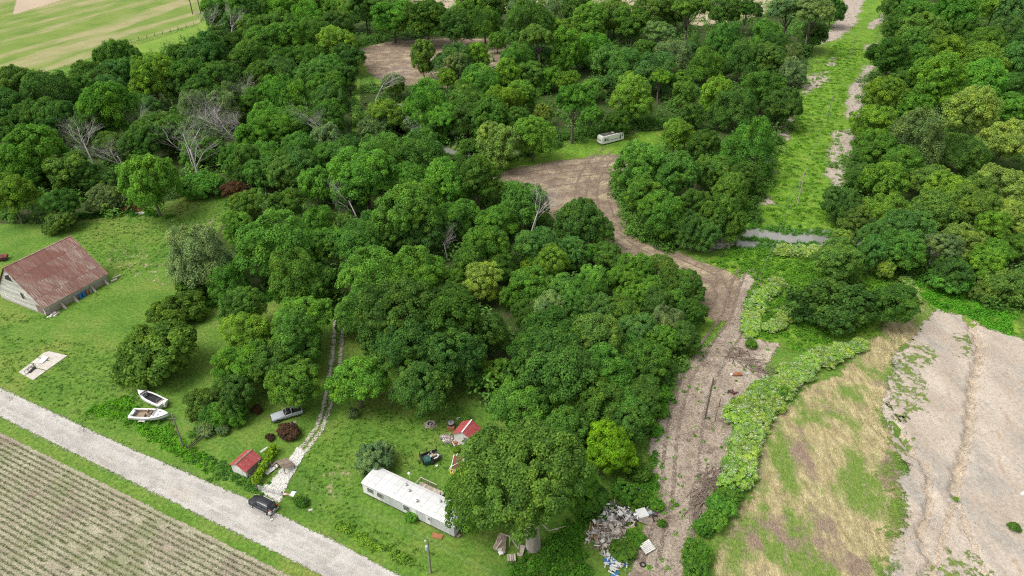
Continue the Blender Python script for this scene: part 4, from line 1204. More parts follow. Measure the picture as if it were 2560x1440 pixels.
# ------------------------------------------------------------------ concrete slab with junk
S0, S1, S2, S3 = P(47, 931), P(83, 951), P(169, 890), P(117, 878)
sl_o = thing('concrete_slab', 'cracked pale concrete slab lying in the lawn', 'slab', S0)
def sq(u, v):
    return S0.lerp(S1, u).lerp(S3.lerp(S2, u), v) - S0
for k, pl in enumerate([[(.0, .0), (.42, .0), (.50, .30), (.10, .42), (.0, .36)], [(.46, .0), (1, 0), (1, .36), (.62, .33), (.53, .28)], [(.11, .45), (.50, .33), (.62, .36), (.60, .66), (.0, .66), (.0, .40)],
                        [(.63, .36), (1, .39), (1, 1), (.72, 1), (.60, .74)], [(.0, .69), (.58, .70), (.70, 1), (.12, 1), (.0, .9)]]):
    MB().slab([sq(*p) for p in pl], .10 + .012 * k).build('slab_piece', m_concrete, sl_o)
o = MB().slab([S0 + sq(.30, .50) + Vector((0, 0, .22)), S0 + sq(.52, .52) + Vector((0, 0, .2)), S0 + sq(.45, .78) + Vector((0, 0, .3)), S0 + sq(.22, .74) + Vector((0, 0, .28))], .08).build('long_board', m_offwhite)
tag(o, 'long white panel lying across the concrete slab', 'panel')
bk = thing('twisted_scrap', 'dark twisted metal frame on the concrete slab', 'scrap', S0 + sq(.42, .22) + Vector((0, 0, .15)), ang(S0, S3))
for x in (-.9, .75):
    mb = MB()
    mb.tube([(x + .42 * math.cos(a), .08 * math.sin(a), .42 + .36 * math.sin(a)) for a in [i * math.pi / 8 for i in range(17)]], .045, 5).build('hoop', m_black, bk)
MB().tube([(-.9, 0, .4), (-.2, .1, .8), (.7, 0, .45)], .05, 5).tube([(-.3, .1, .75), (.0, .5, .3), (.5, .3, .2)], .06, 5).build('frame', m_black, bk)
MB().obox((0, -.2, .12), (1.6, .35, .2), (.1, 0, .2)).build('box', m_black, bk)

# ------------------------------------------------------------------ boats
def hull_secs(L, Wd, n=13, bowup=.35, z0=.0, depth=.95, inset=0.0):
    out = []
    for i in range(n):
        t = i / (n - 1)
        x = t * L - L / 2
        w = Wd / 2 * (1 - max(0, (t - .45) / .55) ** 2.3) * (.93 + .07 * min(1, t * 4)) - inset
        w = max(w, .03)
        k = bowup * t ** 2.2
        kz = z0 + .75 * depth * max(0, (t - .6) / .4) ** 2
        out.append((x, w, kz, z0 + depth + k))
    return out
def boat(name, label, p, rz, L, Wd, tilt, cabin):
    t = thing(name, label, 'boat', p, rz)
    t.rotation_euler = (tilt, 0, rz)
    S = hull_secs(L, Wd)
    hull = MB().loft([[(x, -w, zt), (x, -w * .96, (zb * .45 + zt * .55)), (x, -w * .55, zb + .08), (x, 0, zb), (x, w * .55, zb + .08), (x, w * .96, (zb * .45 + zt * .55)), (x, w, zt)] for x, w, zb, zt in S], True, False).build('hull', m_gelcoat, t, True)
    MB().loft([[(x, -w - .03, zt - .16), (x, -w - .05, zt - .1), (x, -w - .03, zt - .04)] for x, w, zb, zt in S], False, False).build('rub_rail', m_metal, hull)
    # deck: gunwale ring plus foredeck, cockpit sunk between
    c0, c1 = (-.42, .08) if cabin else (-.40, .22)
    deck, well = MB(), MB()
    for (x, w, zb, zt), (x2, w2, zb2, zt2) in zip(S[:-1], S[1:]):
        tm = (x + x2) / 2 / L
        if c0 < tm < c1:
            for s in (-1, 1):
                deck.slab([(x, s * w, zt), (x2, s * w2, zt2), (x2, s * (w2 - .32), zt2 + .03), (x, s * (w - .32), zt + .03)][::s], .03)
            well.slab([(x, -(w - .3), .42), (x2, -(w2 - .3), .42), (x2, w2 - .3, .42), (x, w - .3, .42)], .02)
            for s in (-1, 1):
                well.slab([(x, s * (w - .32), .42), (x2, s * (w2 - .32), .42), (x2, s * (w2 - .32), zt2), (x, s * (w - .32), zt)], .02)
        else:
            deck.slab([(x, -w, zt), (x2, -w2, zt2), (x2, 0, zt2 + .10), (x, 0, zt + .10)], .02)
            deck.slab([(x, 0, zt + .10), (x2, 0, zt2 + .10), (x2, w2, zt2), (x, w, zt)], .02)
    deck.build('deck', m_gelcoat, t)
    well.build('cockpit', m_tanfab if cabin else m_black, t)
    xc = c1 * L
    sw_ = Wd * .40
    fr = MB()
    for a, b in (((xc - .1, -sw_, 1.1), (xc + .35, -sw_ * .8, 1.5)), ((xc - .1, sw_, 1.1), (xc + .35, sw_ * .8, 1.5)), ((xc + .35, -sw_ * .8, 1.5), (xc + .35, sw_ * .8, 1.5))):
        fr.beam(a, b, .05, .05)
    fr.build('windscreen_frame', m_metal, t)
    MB().slab([(xc + .5, -sw_ * .85, 1.1), (xc + .5, sw_ * .85, 1.1), (xc + .34, sw_ * .78, 1.48), (xc + .34, -sw_ * .78, 1.48)], .015).build('windscreen', m_glass if not cabin else m_gelcoat, t)
    if cabin:
        for y in (-.5, .5):
            s_ = MB().box(-.55, .0, y - .26, y + .26, .44, .82).box(-.65, -.5, y - .26, y + .26, .8, 1.25).build('seat', m_brownwood, t)
        for x, y in ((1.7, -.45), (1.7, .45), (2.2, .0)):
            MB().obox((x, y, 1.22), (.34, .22, .03), (0, 0, .2)).build('deck_hatch', m_black, t)
        MB().box(-L / 2 - .02, -L / 2 + .5, -Wd * .36, Wd * .36, 1.0, 1.06).build('swim_pad', m_gelcoat, t)
        for s in (-1, 1):
            MB().obox((-L / 2 + .35, s * .65, 1.08), (.3, .45, .03)).build('stern_hatch', m_metal, t)
    else:
        MB().box(-L / 2 + .5, -L / 2 + 1.2, -.8, .8, .44, .85).build('bench', m_brownwood, t)
        MB().tube([(-L / 2 + .9, -.7, .9), (-L / 2 + .9, -.6, 1.6), (-L / 2 + .9, .6, 1.6), (-L / 2 + .9, .7, .9)], .03, 5).build('arch', m_metal, t)
        MB().box(-L / 2 - .5, -L / 2, -.2, .2, .3, 1.25).obox((-L / 2 - .45, 0, 1.2), (.45, .36, .4)).build('outboard_motor', m_white, t)
    return t
b1a, b1b = P(337, 1040, .6), P(418, 1044, .6)
bc = (b1a + b1b) / 2
bc.z = .35
bt = boat('motor_boat', 'white cabin motor boat on a trailer beside the road', bc, ang(b1a, b1b), 6.6, 2.5, .0, True)
tr = thing('boat_trailer', 'low metal trailer under the cabin motor boat', 'trailer', (bc.x, bc.y, 0), ang(b1a, b1b))
MB().beam((-2.6, -.6, .42), (2.4, -.25, .42), .1, .1).beam((-2.6, .6, .42), (2.4, .25, .42), .1, .1).beam((2.3, 0, .42), (4.2, 0, .4), .1, .1).beam((-1, -1, .35), (-1, 1, .35), .1, .1).build('chassis', m_metal, tr)
for s in (-1, 1):
    MB().lathe([(.15, -.09), (.32, -.09), (.32, .09), (.15, .09)], 14, (-1, s * 1.1, .32), 'y').build('wheel', m_rubber, tr)
    MB().obox((-1, s * 1.2, .70), (1.1, .32, .06)).obox((-1.5, s * 1.2, .58), (.06, .32, .22)).obox((-.5, s * 1.2, .58), (.06, .32, .22)).build('mudguard', m_white, tr)
b2a, b2b = P(412, 1016, .4), P(346, 986, .4)
bc2 = (b2a + b2b) / 2
bc2.z = .12
boat('open_boat', 'open white boat with dark inside, behind the cabin motor boat', bc2, ang(b2a, b2b), 6.4, 2.2, .06, False)

# ------------------------------------------------------------------ poles and wires
def pole(label, p, h, r=.15, m=m_pole, arm=False, trans=False, rz=0.0, lean=(0, 0)):
    t = thing('utility_pole', label, 'utility pole', p, rz)
    MB().tube([(0, 0, -.2), (lean[0] * .5, lean[1] * .5, h * .5), (lean[0], lean[1], h)], [r, r * .85, r * .65], 10).build('post', m, t)
    MB().tube([(0, 0, h), (0, 0, h + .18)], [.05, .03], 6).build('insulator', m_white, t)
    if arm:
        MB().box(-.05, .05, -.9, .9, h - .5, h - .38).build('crossarm', m_pole, t)
    if trans:
        MB().lathe([(.2, h - 1.9), (.24, h - 1.85), (.24, h - 1.1), (.2, h - 1.05), (.06, h - .95)], 12, (-.1, -.42, 0)).build('transformer', m_slate, t)
        MB().lathe([(.1, h - .9), (.1, h - .6)], 8, (-.35, .1, 0)).build('cutout', m_white, t)
    return t
pL, pM = P(460, 1122), P(1077, 1432)
pole('weathered utility pole by the road beside the boats', pL, 7.7, rz=.4)
pole('utility pole with a grey transformer in front of the mobile home', pM, 7.3, .16, arm=False, trans=True)
rows_ = [P(1763, 1048), P(1993, 512), P(2068, 300), P(2128, 140), P(2165, 40)]
pole('dark bare utility pole on the cleared strip', rows_[0], 9.2, .15, m_darkpole)
pole('pale utility pole in the bright meadow beyond the creek', rows_[1], 9.8, .16, m_palewood)
pole('far utility pole halfway up the meadow strip', rows_[2], 9.5, .13, m_pole)
pole('farther utility pole near the top of the meadow strip', rows_[3], 9.5, .13, m_pole)
for q, lb in (((482, 36), 'left one of the two poles at the far hay field'), ((502, 34), 'right one of the two poles at the far hay field')):
    pole(lb, P(*q), 13, .28, m_darkpole)
def wire(a, b, sag, label, r=.009):
    a, b = Vector(a), Vector(b)
    pts = []
    for i in range(13):
        t = i / 12
        p = a.lerp(b, t)
        p.z -= sag * 4 * t * (1 - t)
        pts.append(p)
    tag(MB().tube(pts, r, 4).build('power_line', m_wire), label, 'power line')
V = lambda z, p: Vector((p.x, p.y, z))
dirp = (pM - pL).normalized()
wire(V(7.8, pL), V(7.4, pM), .8, 'upper wire between the two roadside poles')
wire(V(6.9, pL), V(6.7, pM), .9, 'lower wire between the two roadside poles')
wire(V(7.4, pM), V(7.4, pM + dirp * 45), .8, 'upper wire leaving the transformer pole to the lower edge')
wire(V(6.7, pM), V(6.7, pM + dirp * 45), .8, 'lower wire leaving the transformer pole to the lower edge')
wire(V(7.8, pL), V(7.8, pL - dirp * 45), .8, 'wire running from the boat pole towards the left edge')
wnames = ['power line over the creek between dark and pale pole', 'power line up the bright meadow to the next pole', 'power line over the upper meadow strip']
for i in range(3):
    wire(V(9.3, rows_[i]), V(9.6, rows_[i + 1]), 1.0, wnames[i], .03)
wire(V(9.3, rows_[0]), V(9.3, P(1690, 1440)), 1.2, 'power line from the dark pole towards the lower edge', .014)
wire(V(9.6, rows_[1]), P(1960, 520), 0, 'guy wire of the pale meadow pole', .025)

# old fence posts and the long dark beam near the boats
o = MB().beam(P(470, 1126, .9), P(516, 1082, .95), .10, .12).build('top_rail', m_darkpole)
fn = thing('board_fence', 'short dark board fence behind the roadside pole', 'fence', P(470, 1126))
o.parent = fn
o.matrix_parent_inverse = Matrix.Translation(-fn.location)
for k in range(5):
    q = P(470, 1126).lerp(P(516, 1082), k / 4) - fn.location
    MB().box(q.x - .06, q.x + .06, q.y - .06, q.y + .06, 0, 1.0).build('post', m_darkpole, fn)
for z in (.3, .6):
    MB().beam(P(470, 1126) - fn.location + Vector((0, 0, z)), P(516, 1082) - fn.location + Vector((0, 0, z)), .03, .14).build('rail', m_darkpole, fn)
POSTS = [((1847, 888), 1.6, 'taller dark fence post beside the weed patch on the cleared strip'), ((1822, 905), 1.2, 'short dark post left of the taller post on the cleared strip'), ((1831, 912), 1.2, 'short dark post nearest the rusty scrap on the cleared strip'),
         ((1787, 1055), 2.6, 'thin dark post right of the dark utility pole'), ((1797, 1018), 2.0, 'thin stub post up the strip from the dark utility pole'), ((485, 1146), .9, 'small dark post in the roadside weeds'), ((1782, 965), .9, 'stub post where the strip widens')]
for q, h, lb in POSTS:
    t = tag(MB().tube([(0, 0, -.1), (.03, .02, h)], [.07, .05], 6).build('fence_post', m_darkpole, None, False, P(*q)), lb, 'post', 'old fence posts')
for k in range(14):
    f = k / 13
    q = P(250 + (505 - 250) * f, 128 + (58 - 128) * f)
    tag(MB().box(-.09, .09, -.09, .09, -.1, 1.5).build('fence_post', m_darkpole, None, False, q), f'far fence post on the hay field edge, {ordw(k + 1)} from the barn side', 'post', 'posts along the hay field')

# ------------------------------------------------------------------ sheds
def shed(name, label, p, rz, W, D, he, hp, panels, wallm, capm):
    """gable end faces local -y; ridge along y"""
    t = thing(name, label, 'shed', p, rz)
    MB().loft([[(0, y, 0), (W, y, 0), (W, y, he), (W / 2, y, hp - .05), (0, y, he)] for y in (0, D)]).build('walls', wallm, t)
    for s, x0, x1 in ((-1, -.2, W / 2), (1, W / 2, W + .2)):
        sl_ = (hp - he) / (W / 2)
        z0, z1 = (he - .2 * sl_, hp) if s < 0 else (hp, he - .2 * sl_)
        rf = MB().slab([(x0, -.25, z0), (x1, -.25, z1), (x1, D + .25, z1), (x0, D + .25, z0)], .04).build('roof', m_redroof, t)
        for k in range(panels):
            ya, yb = -.25 + (D + .5) * k / panels + .01, -.25 + (D + .5) * (k + 1) / panels - .01
            MB().slab([(x0, ya, z0 + .042), (x1, ya, z1 + .042), (x1, yb, z1 + .042), (x0, yb, z0 + .042)], .02 + .006 * (k % 2)).build('roof_panel', m_redroof, rf)
    MB().box(W / 2 - .12, W / 2 + .12, -.28, D + .28, hp + .03, hp + .10).build('ridge_cap', capm, t)
    return t
q0, q1, q2 = P(573, 1161, 1.9), P(613, 1180, 1.9), P(646, 1141, 1.9)
a1 = ang(q0, q1)
W1, D1 = (q1 - q0).length - .35, (q2 - q1).length - .4
sh = shed('small_red_shed', 'small shed with red roof and white gable near the road', (q0.x + .15, q0.y + .2, 0), a1, W1, D1, 1.75, 2.7, 5, m_white, m_brownwood)
MB().box(W1 * .15, W1 * .75, -.04, -.005, .1, 1.5).build('door', m_white, sh)
MB().box(W1 + .005, W1 + .04, .3, D1 - .3, .2, 1.4).build('side_panel', m_brownwood, sh)
q0, q1, q2 = P(1133, 1083, 2.1), P(1181, 1101, 2.1), P(1209, 1073, 2.1)
W2_, D2 = (q1 - q0).length - .3, (q2 - q1).length - .3
sh2 = shed('white_red_shed', 'white walled shed with bright red roof among junk at the wood edge', (q0.x + .12, q0.y + .2, 0), ang(q0, q1), W2_, D2, 2.0, 3.0, 5, m_white, m_white)
MB().box(W2_ * .55, W2_ * .88, -.05, -.005, .05, 1.85).build('door', m_metal, sh2)
wn_ = MB().box(W2_ + .005, W2_ + .05, D2 * .3, D2 * .55, 1.0, 1.6).build('window', m_glass, sh2)
MB().box(W2_ + .052, W2_ + .07, D2 * .28, D2 * .57, 1.6, 1.67).box(W2_ + .052, W2_ + .07, D2 * .28, D2 * .57, .93, 1.0).build('window_frame', m_white, wn_)
# things round the roadside shed
drum('blue_barrel', 'open blue barrel beside the roadside shed', 'barrel', P(655, 1163), m_blue, .42, .85, None, m_dark)  # dark disc on top paints the shade inside the open barrel
o = MB().slab([(0, 0, 0), (2.3, 0, 0), (2.3, .75, .12), (0, .75, .12)], .06).build('white_plank', m_offwhite, None, False, P(668, 1188, .2), (0, 0, .95))
tag(o, 'white board lying beside the lean-to by the driveway', 'board')
o = MB().slab([(0, 0, 0), (1.4, 0, 0), (1.4, .3, .05), (0, .3, .05)], .05).build('white_plank', m_offwhite, None, False, P(652, 1132, .5), (.2, 0, .9))
tag(o, 'white board sticking up behind the roadside shed', 'board')
lt = thing('lean_to', 'sagging brown plank lean-to beside the gravel drive', 'lean-to', P(694, 1170), -.75)
for i in range(7):
    MB().slab([(i * .32, 0, 1.5), (i * .32 + .30, 0, 1.5 - .02 * i), (i * .32 + .30, 1.9, .75), (i * .32, 1.9, .75)], .05).build('plank', m_brownwood, lt)
for x, y, h in ((.1, .1, 1.48), (2.1, .1, 1.4), (.1, 1.8, .75), (2.1, 1.8, .75)):
    MB().box(x - .05, x + .05, y - .05, y + .05, 0, h).build('post', m_brownwood, lt)
heap('scrap_pile', 'brown scrap wood between the vines and the lean-to', P(684, 1166), .8, .7, 16, [m_brownwood, m_darkpole], (.2, .7), .6)
heap('stone_pile', 'pale stones and sticks at the foot of the vine trellis', P(632, 1190), .6, .5, 10, [m_stone, m_palewood], (.15, .4), .3)
tv = thing('vine_trellis', 'long trellis overgrown with yellow green vine by the roadside shed', 'trellis', P(640, 1212))
ve = [P(640, 1212), P(655, 1192), P(668, 1168), P(678, 1140), P(690, 1128)]
for p in ve:
    q = p - tv.location
    MB().box(q.x - .05, q.x + .05, q.y - .05, q.y + .05, 0, 1.3).build('post', m_brownwood, tv)
rng = np.random.default_rng(44)
vp = []
for a_, b_ in zip(ve[:-1], ve[1:]):
    for _ in range(420):
        t = rng.uniform()
        q = a_.lerp(b_, t) - tv.location
        vp.append((q.x + rng.normal() * .28, q.y + rng.normal() * .28, rng.uniform(.3, 1.0) + .75 * math.exp(-rng.normal() ** 2)))
vp = np.array(vp)
o = obj('vine', leaves_mesh('vine', rng, vp, rng.normal(size=vp.shape) * .6 + [0, 0, 1], .15, LEAF, rng.uniform(.2, 1, len(vp)), .8), tv)
o.color = (.21, .36, .03, 1)

# gate, flag, car, person
g0, g1 = P(645, 1226), P(708, 1243)
gt = thing('farm_gate', 'grey tubular farm gate across the gravel drive', 'gate', g0, ang(g0, g1))
GL = (g1 - g0).length
for z in (.25, .48, .71, .94, 1.2):
    MB().tube([(.1, 0, z), (GL - .1, 0, z)], .03, 6).build('rail', m_metal, gt)
for x in (.1, GL * .35, GL * .68, GL - .1):
    MB().tube([(x, 0, .22), (x, 0, 1.22)], .03, 6).build('upright', m_metal, gt)
for x in (-.08, GL + .08):
    MB().tube([(x, 0, -.1), (x, 0, 1.4)], .08, 8).build('post', m_brownwood, gt)
fp = P(706, 1246)
fl = thing('flag', 'faded red, white and blue flag on a low leaning staff by the gate', 'flag', fp, 0)
staff_a, staff_b = Vector((.1, 0, 1.0)), Vector((2.3, -.55, 1.5))
MB().tube([staff_a, staff_b], .03, 6).build('staff', m_white, fl)
def cloth(name, m, u0, u1, v0, v1):
    mb = MB()
    n = 8
    for j in range(2):
        pass
    top, bot = [], []
    for i in range(n + 1):
        u = u0 + (u1 - u0) * i / n
        for v, out in ((v0, top), (v1, bot)):
            p = staff_a.lerp(staff_b, .12 + .85 * u) + Vector((.12, .85, -.25)) * v * (.35 + .65 * u) + Vector((0, 0, .12 * math.sin(7 * u + 3 * v)))
            out.append(p)
    for i in range(n):
        mb.slab([top[i], top[i + 1], bot[i + 1], bot[i]], .012)
    mb.build(name, m, fl)
for k in range(7):
    cloth('stripe', m_flagr if k % 2 == 0 else m_flagw, 0, .55, -.5 + k * .14, -.5 + (k + 1) * .14 - .004)
for k in range(4):
    cloth('stripe', m_flagw, .555, 1.0, -.5 + k * .35, -.5 + (k + 1) * .35 - .004)
cloth('canton', m_flagb, .62, 1.0, .92, 1.35)
w0, w1 = P(633, 1269.5), P(664, 1285.5)
hd_ = ang(w1, w0)
rgt = Vector((math.cos(hd_ - math.pi / 2), math.sin(hd_ - math.pi / 2), 0))
cc = (w0 + w1) / 2 + rgt * .80
car = thing('parked_suv', 'black sport utility car parked across the drive entrance', 'car', cc, hd_)
def ring(x, w, z0, z1, r=.12):
    return [(x, -w + r, z0), (x, w - r, z0), (x, w, z0 + r), (x, w, z1 - r * 1.3), (x, w - r * 1.1, z1), (x, -w + r * 1.1, z1), (x, -w, z1 - r * 1.3), (x, -w, z0 + r)]
body = MB().loft([ring(-2.28, .76, .45, .78), ring(-2.22, .84, .34, .98), ring(-1.9, .90, .28, 1.02), ring(-1.0, .92, .26, 1.0), ring(.6, .92, .26, .98), ring(1.2, .91, .26, .97), ring(1.9, .87, .30, .90), ring(2.2, .80, .36, .80), ring(2.3, .66, .45, .68)]).build('body', m_carpaint, car, True)
def cab(x, w, z0, z1):
    return [(x, -w - .09, z0), (x, w + .09, z0), (x, w, z1 - .08), (x, w - .1, z1), (x, -w + .1, z1), (x, -w, z1 - .08)]
MB().loft([cab(-2.16, .70, .95, 1.0), cab(-1.82, .70, .95, 1.55), cab(-1.4, .71, .95, 1.66), cab(-.4, .71, .95, 1.69), cab(.25, .70, .95, 1.63), cab(.55, .69, .95, 1.5), cab(1.22, .66, .93, .97)]).build('cabin', m_glass, car, True)
MB().loft([[(x, -w, z), (x, w, z), (x, w - .04, z + .05), (x, -w + .04, z + .05)] for x, w, z in ((-1.92, .62, 1.53), (-1.4, .66, 1.645), (-.4, .66, 1.675), (.25, .65, 1.62), (.42, .62, 1.575))]).build('roof', m_carpaint, car, True)
for s in (-1, 1):
    MB().beam((-1.75, s * .62, 1.72), (.2, s * .62, 1.73), .05, .06).build('roof_rail', m_chrome, car)
    for x in (-1.9, -.62, .30):
        MB().beam((x, s * .80, .96), (x + (.12 if x > 0 else .04), s * .70, 1.6), .09, .05).build('pillar', m_carpaint, car)
    MB().box(1.95, 2.24, s * .72 - .11, s * .72 + .11, .66, .78).build('headlight', m_chrome, car)
    MB().box(-2.26, -2.02, s * .78 - .10, s * .78 + .10, .86, 1.08).build('tail_light', m_red, car)
    MB().box(.72, .95, s * 1.0 - .1, s * 1.0 + .1, 1.0, 1.14).build('mirror', m_carpaint, car)
    MB().box(-1.2, 1.0, s * .93 - .015, s * .93 + .015, .40, .46).build('side_trim', m_chrome, car)
    for x in (-1.38, 1.38):
        wh = MB().lathe([(.2, -.11), (.33, -.11), (.355, -.06), (.355, .06), (.33, .11), (.2, .11)], 20, (x, s * .83, .355), 'y').build('wheel', m_rubber, car)
        MB().lathe([(.21, -.02), (.19, s * .10), (.05, s * .12)], 12, (x, s * .84, .355), 'y').build('rim', m_chrome, wh)
MB().box(-2.32, -2.27, -.26, .26, .66, .80).build('licence_plate', m_offwhite, car)
MB().box(-2.36, -2.2, -.82, .82, .42, .50).build('rear_bumper', m_chrome, car)
MB().box(2.28, 2.33, -.5, .5, .5, .66).build('grille', m_black, car)

def person(p, rz):
    t = thing('person', 'person in white top and black trousers standing behind the black car', 'person', p, rz)
    V_ = [((0, 0, .98), .15), ((0, .0, 1.22), .15), ((0, 0, 1.42), .16), ((0, 0, 1.52), .065), ((0, .02, 1.60), .085), ((0, .03, 1.70), .095), ((0, .01, 1.76), .06)]
    E_ = [(0, 1), (1, 2), (2, 3), (3, 4), (4, 5), (5, 6)]
    for s in (-1, 1):
        n = len(V_)
        V_ += [((s * .10, 0, .90), .10), ((s * .11, .03, .50), .07), ((s * .11, -.01, .09), .045), ((s * .12, .14, .04), .035)]
        E_ += [(0, n), (n, n + 1), (n + 1, n + 2), (n + 2, n + 3)]
        n = len(V_)
        V_ += [((s * .20, 0, 1.40), .065), ((s * .26, .02, 1.14), .048), ((s * .22, .20, .98), .035), ((s * .20, .27, .95), .030)]
        E_ += [(2, n), (n, n + 1), (n + 1, n + 2), (n + 2, n + 3)]
        h = n + 3
        for k in range(5):
            m_ = len(V_)
            yy = [.24, .34, .355, .35, .335][k]
            xx = s * (.20 - .045 + .022 * k)
            if k == 0:
                V_ += [((s * .155, .27, .95), .010), ((s * .14, .31, .93), .009)]
            else:
                V_ += [((xx, yy - .03, .945), .010), ((xx, yy, .925), .009)]
            E_ += [(h, m_), (m_, m_ + 1)]
    me = bpy.data.meshes.new('body')
    me.from_pydata([v for v, _ in V_], E_, [])
    o = obj('body', me, t)
    sk = o.modifiers.new('skin', 'SKIN')
    for d, (_, r) in zip(me.skin_vertices[0].data if me.skin_vertices else [], V_):
        d.radius = (r, r)
    if not me.skin_vertices:
        pass
    sk.use_smooth_shade = True
    o.modifiers.new('sub', 'SUBSURF').levels = 1
    m, n, pb = _mat('clothes_and_skin')
    sp = N(n, 'ShaderNodeSeparateXYZ')
    n.links.new(N(n, 'ShaderNodeTexCoord').outputs['Object'], sp.inputs[0])
    rp = N(n, 'ShaderNodeValToRGB')
    rp.color_ramp.interpolation = 'CONSTANT'
    el = rp.color_ramp.elements
    el[0].position, el[0].color = 0, (.03, .03, .03, 1)
    el[1].position, el[1].color = .075, (.02, .02, .024, 1)
    for ps, c in ((.93, (.75, .74, .72)), (1.53, (.52, .34, .26))):
        e = el.new(ps / 2)
        e.color = c4(c)
    n.links.new(math_n(n, 'MULTIPLY', sp.outputs[2], .5), rp.inputs[0])
    n.links.new(rp.outputs[0], pb.inputs['Base Color'])
    me.materials.append(m)
    hm = MB().lathe([(.03, 0), (.085, .02), (.115, .09), (.105, .17), (.06, .215), (.01, .225)], 12, (0, -.015, 1.60)).build('hair', m_brownwood, t, True)
    hm.scale = (.92, 1, 1)
    return t
person(P(679, 1296), .9)
o = MB().obox((0, 0, .1), (.4, .3, .2), (0, 0, .5)).build('white_bag', m_offwhite, None, False, P(680, 1300.5))
tag(o, 'small white bag on the road next to the person', 'bag')
pb_ = thing('post_box', 'small white post box in the weeds beyond the flag', 'post box', P(779, 1287), .4)
MB().box(-.05, .05, -.05, .05, 0, 1.0).build('post', m_brownwood, pb_)
MB().loft([[(-.3, -.12, 1.0), (-.3, .12, 1.0), (-.3, .12, 1.16), (-.3, .0, 1.27), (-.3, -.12, 1.16)], [(.3, -.12, 1.0), (.3, .12, 1.0), (.3, .12, 1.16), (.3, 0, 1.27), (.3, -.12, 1.16)]]).build('box', m_white, pb_)

# ------------------------------------------------------------------ pickup
k0, k1 = P(687, 1060), P(730, 1046)
hp_ = ang(k1, k0)
rg = Vector((math.cos(hp_ - math.pi / 2), math.sin(hp_ - math.pi / 2), 0))
pk = thing('pickup_truck', 'old silver pickup missing its cab roof under the tree', 'pickup', (k0 + k1) / 2 + rg * .85 + Vector((-.75 * math.cos(hp_), -.75 * math.sin(hp_), 0)), hp_)
MB().loft([ring(.4, .86, .45, 1.02), ring(1.1, .88, .45, 1.05), ring(2.1, .86, .45, 1.0), ring(2.45, .82, .5, .95)]).build('bonnet', m_silver, pk)
MB().loft([ring(-.95, .90, .42, 1.02, .08), ring(.42, .90, .42, 1.03, .08)]).build('cab_body', m_silver, pk)
MB().box(-.8, .35, -.75, .75, 1.04, 1.10).build('cab_floor', m_dark, pk)
for s in (-1, 1):
    MB().box(-2.6, -.98, s * .88 - .06, s * .88 + .06, .50, 1.08).build('bed_side', m_silver, pk)
    MB().beam((.38, s * .78, 1.05), (-.05, s * .62, 1.6), .06, .06).beam((-.9, s * .78, 1.05), (-.82, s * .62, 1.6), .08, .06).build('cab_pillar', m_silver, pk)
    MB().box(2.3, 2.5, s * .62 - .14, s * .62 + .14, .68, .86).build('headlight', m_chrome, pk)
    for x in (-1.7, 1.55):
        wh = MB().lathe([(.2, -.11), (.36, -.11), (.37, 0), (.36, .11), (.2, .11)], 16, (x, s * .82, .37), 'y').build('wheel', m_rubber, pk)
        MB().lathe([(.2, -.02), (.18, s * .09), (.05, s * .11)], 10, (x, s * .83, .37), 'y').build('rim', m_metal, wh)
MB().box(-2.6, -.98, -.82, .82, .55, .62).build('bed_floor', m_dark, pk)
MB().box(-2.66, -2.6, -.9, .9, .5, 1.06).build('tailgate', m_silver, pk)
MB().box(2.46, 2.6, -.9, .9, .45, .62).build('bumper', m_black, pk)
MB().beam((-.9, -.7, 1.6), (-.9, .7, 1.6), .06, .08).beam((-.05, -.6, 1.6), (-.05, .6, 1.6), .06, .06).build('cab_hoop', m_silver, pk)
MB().obox((-.3, .35, 1.2), (.5, .5, .25), (0, .1, 0)).obox((-.3, -.35, 1.2), (.5, .5, .25), (0, .1, 0)).build('seat', m_black, pk)

# ------------------------------------------------------------------ mobile home with its deck
NR, NL = P(1136, 1346), P(910, 1235)
mh = thing('mobile_home', 'long white mobile home with a stained white roof', 'mobile home', NL, ang(NL, NR))
ML, MW, MH = (NR - NL).length, 3.7, 2.45
MB().box(.1, ML - .1, .12, MW - .1, 0, .42).build('skirting_void', m_dark, mh)
MB().box(.02, ML - .02, .03, MW - .02, .38, MH).build('wall_core', m_white, mh)
m_panelg = mat('grey_wall_panel', (.50, .51, .51), (.42, .43, .43), 2.5, .6, rnd=.10, stretch=(4, 1, .4))
m_panelw = mat('white_wall_panel', (.72, .72, .70), (.62, .62, .60), 2.5, .6, rnd=.08, stretch=(4, 1, .4))
npan = 20
pw = ML / npan
for i in range(npan):
    g = i in (4, 5, 6, 7, 8, 12, 13, 15, 16, 17, 18, 19)
    mb = MB().box(.015, pw - .015, -.02, .025, 0, MH - .42)
    for j in range(1, 5):
        mb.box(pw * j / 5 - .02, pw * j / 5 + .02, -.035, -.02, .02, MH - .44)
    obj('wall_panel', mb.mesh('wall_panel', m_panelg if g else m_panelw), mh, (i * pw, 0, .40))
    MB().box(i * pw - .02, i * pw + .02, -.05, -.022, .40, MH).build('batten', m_white, mh)
MB().box(-.02, ML + .02, -.06, -.036, MH - .12, MH + .02).build('red_trim', m_darkred, mh)
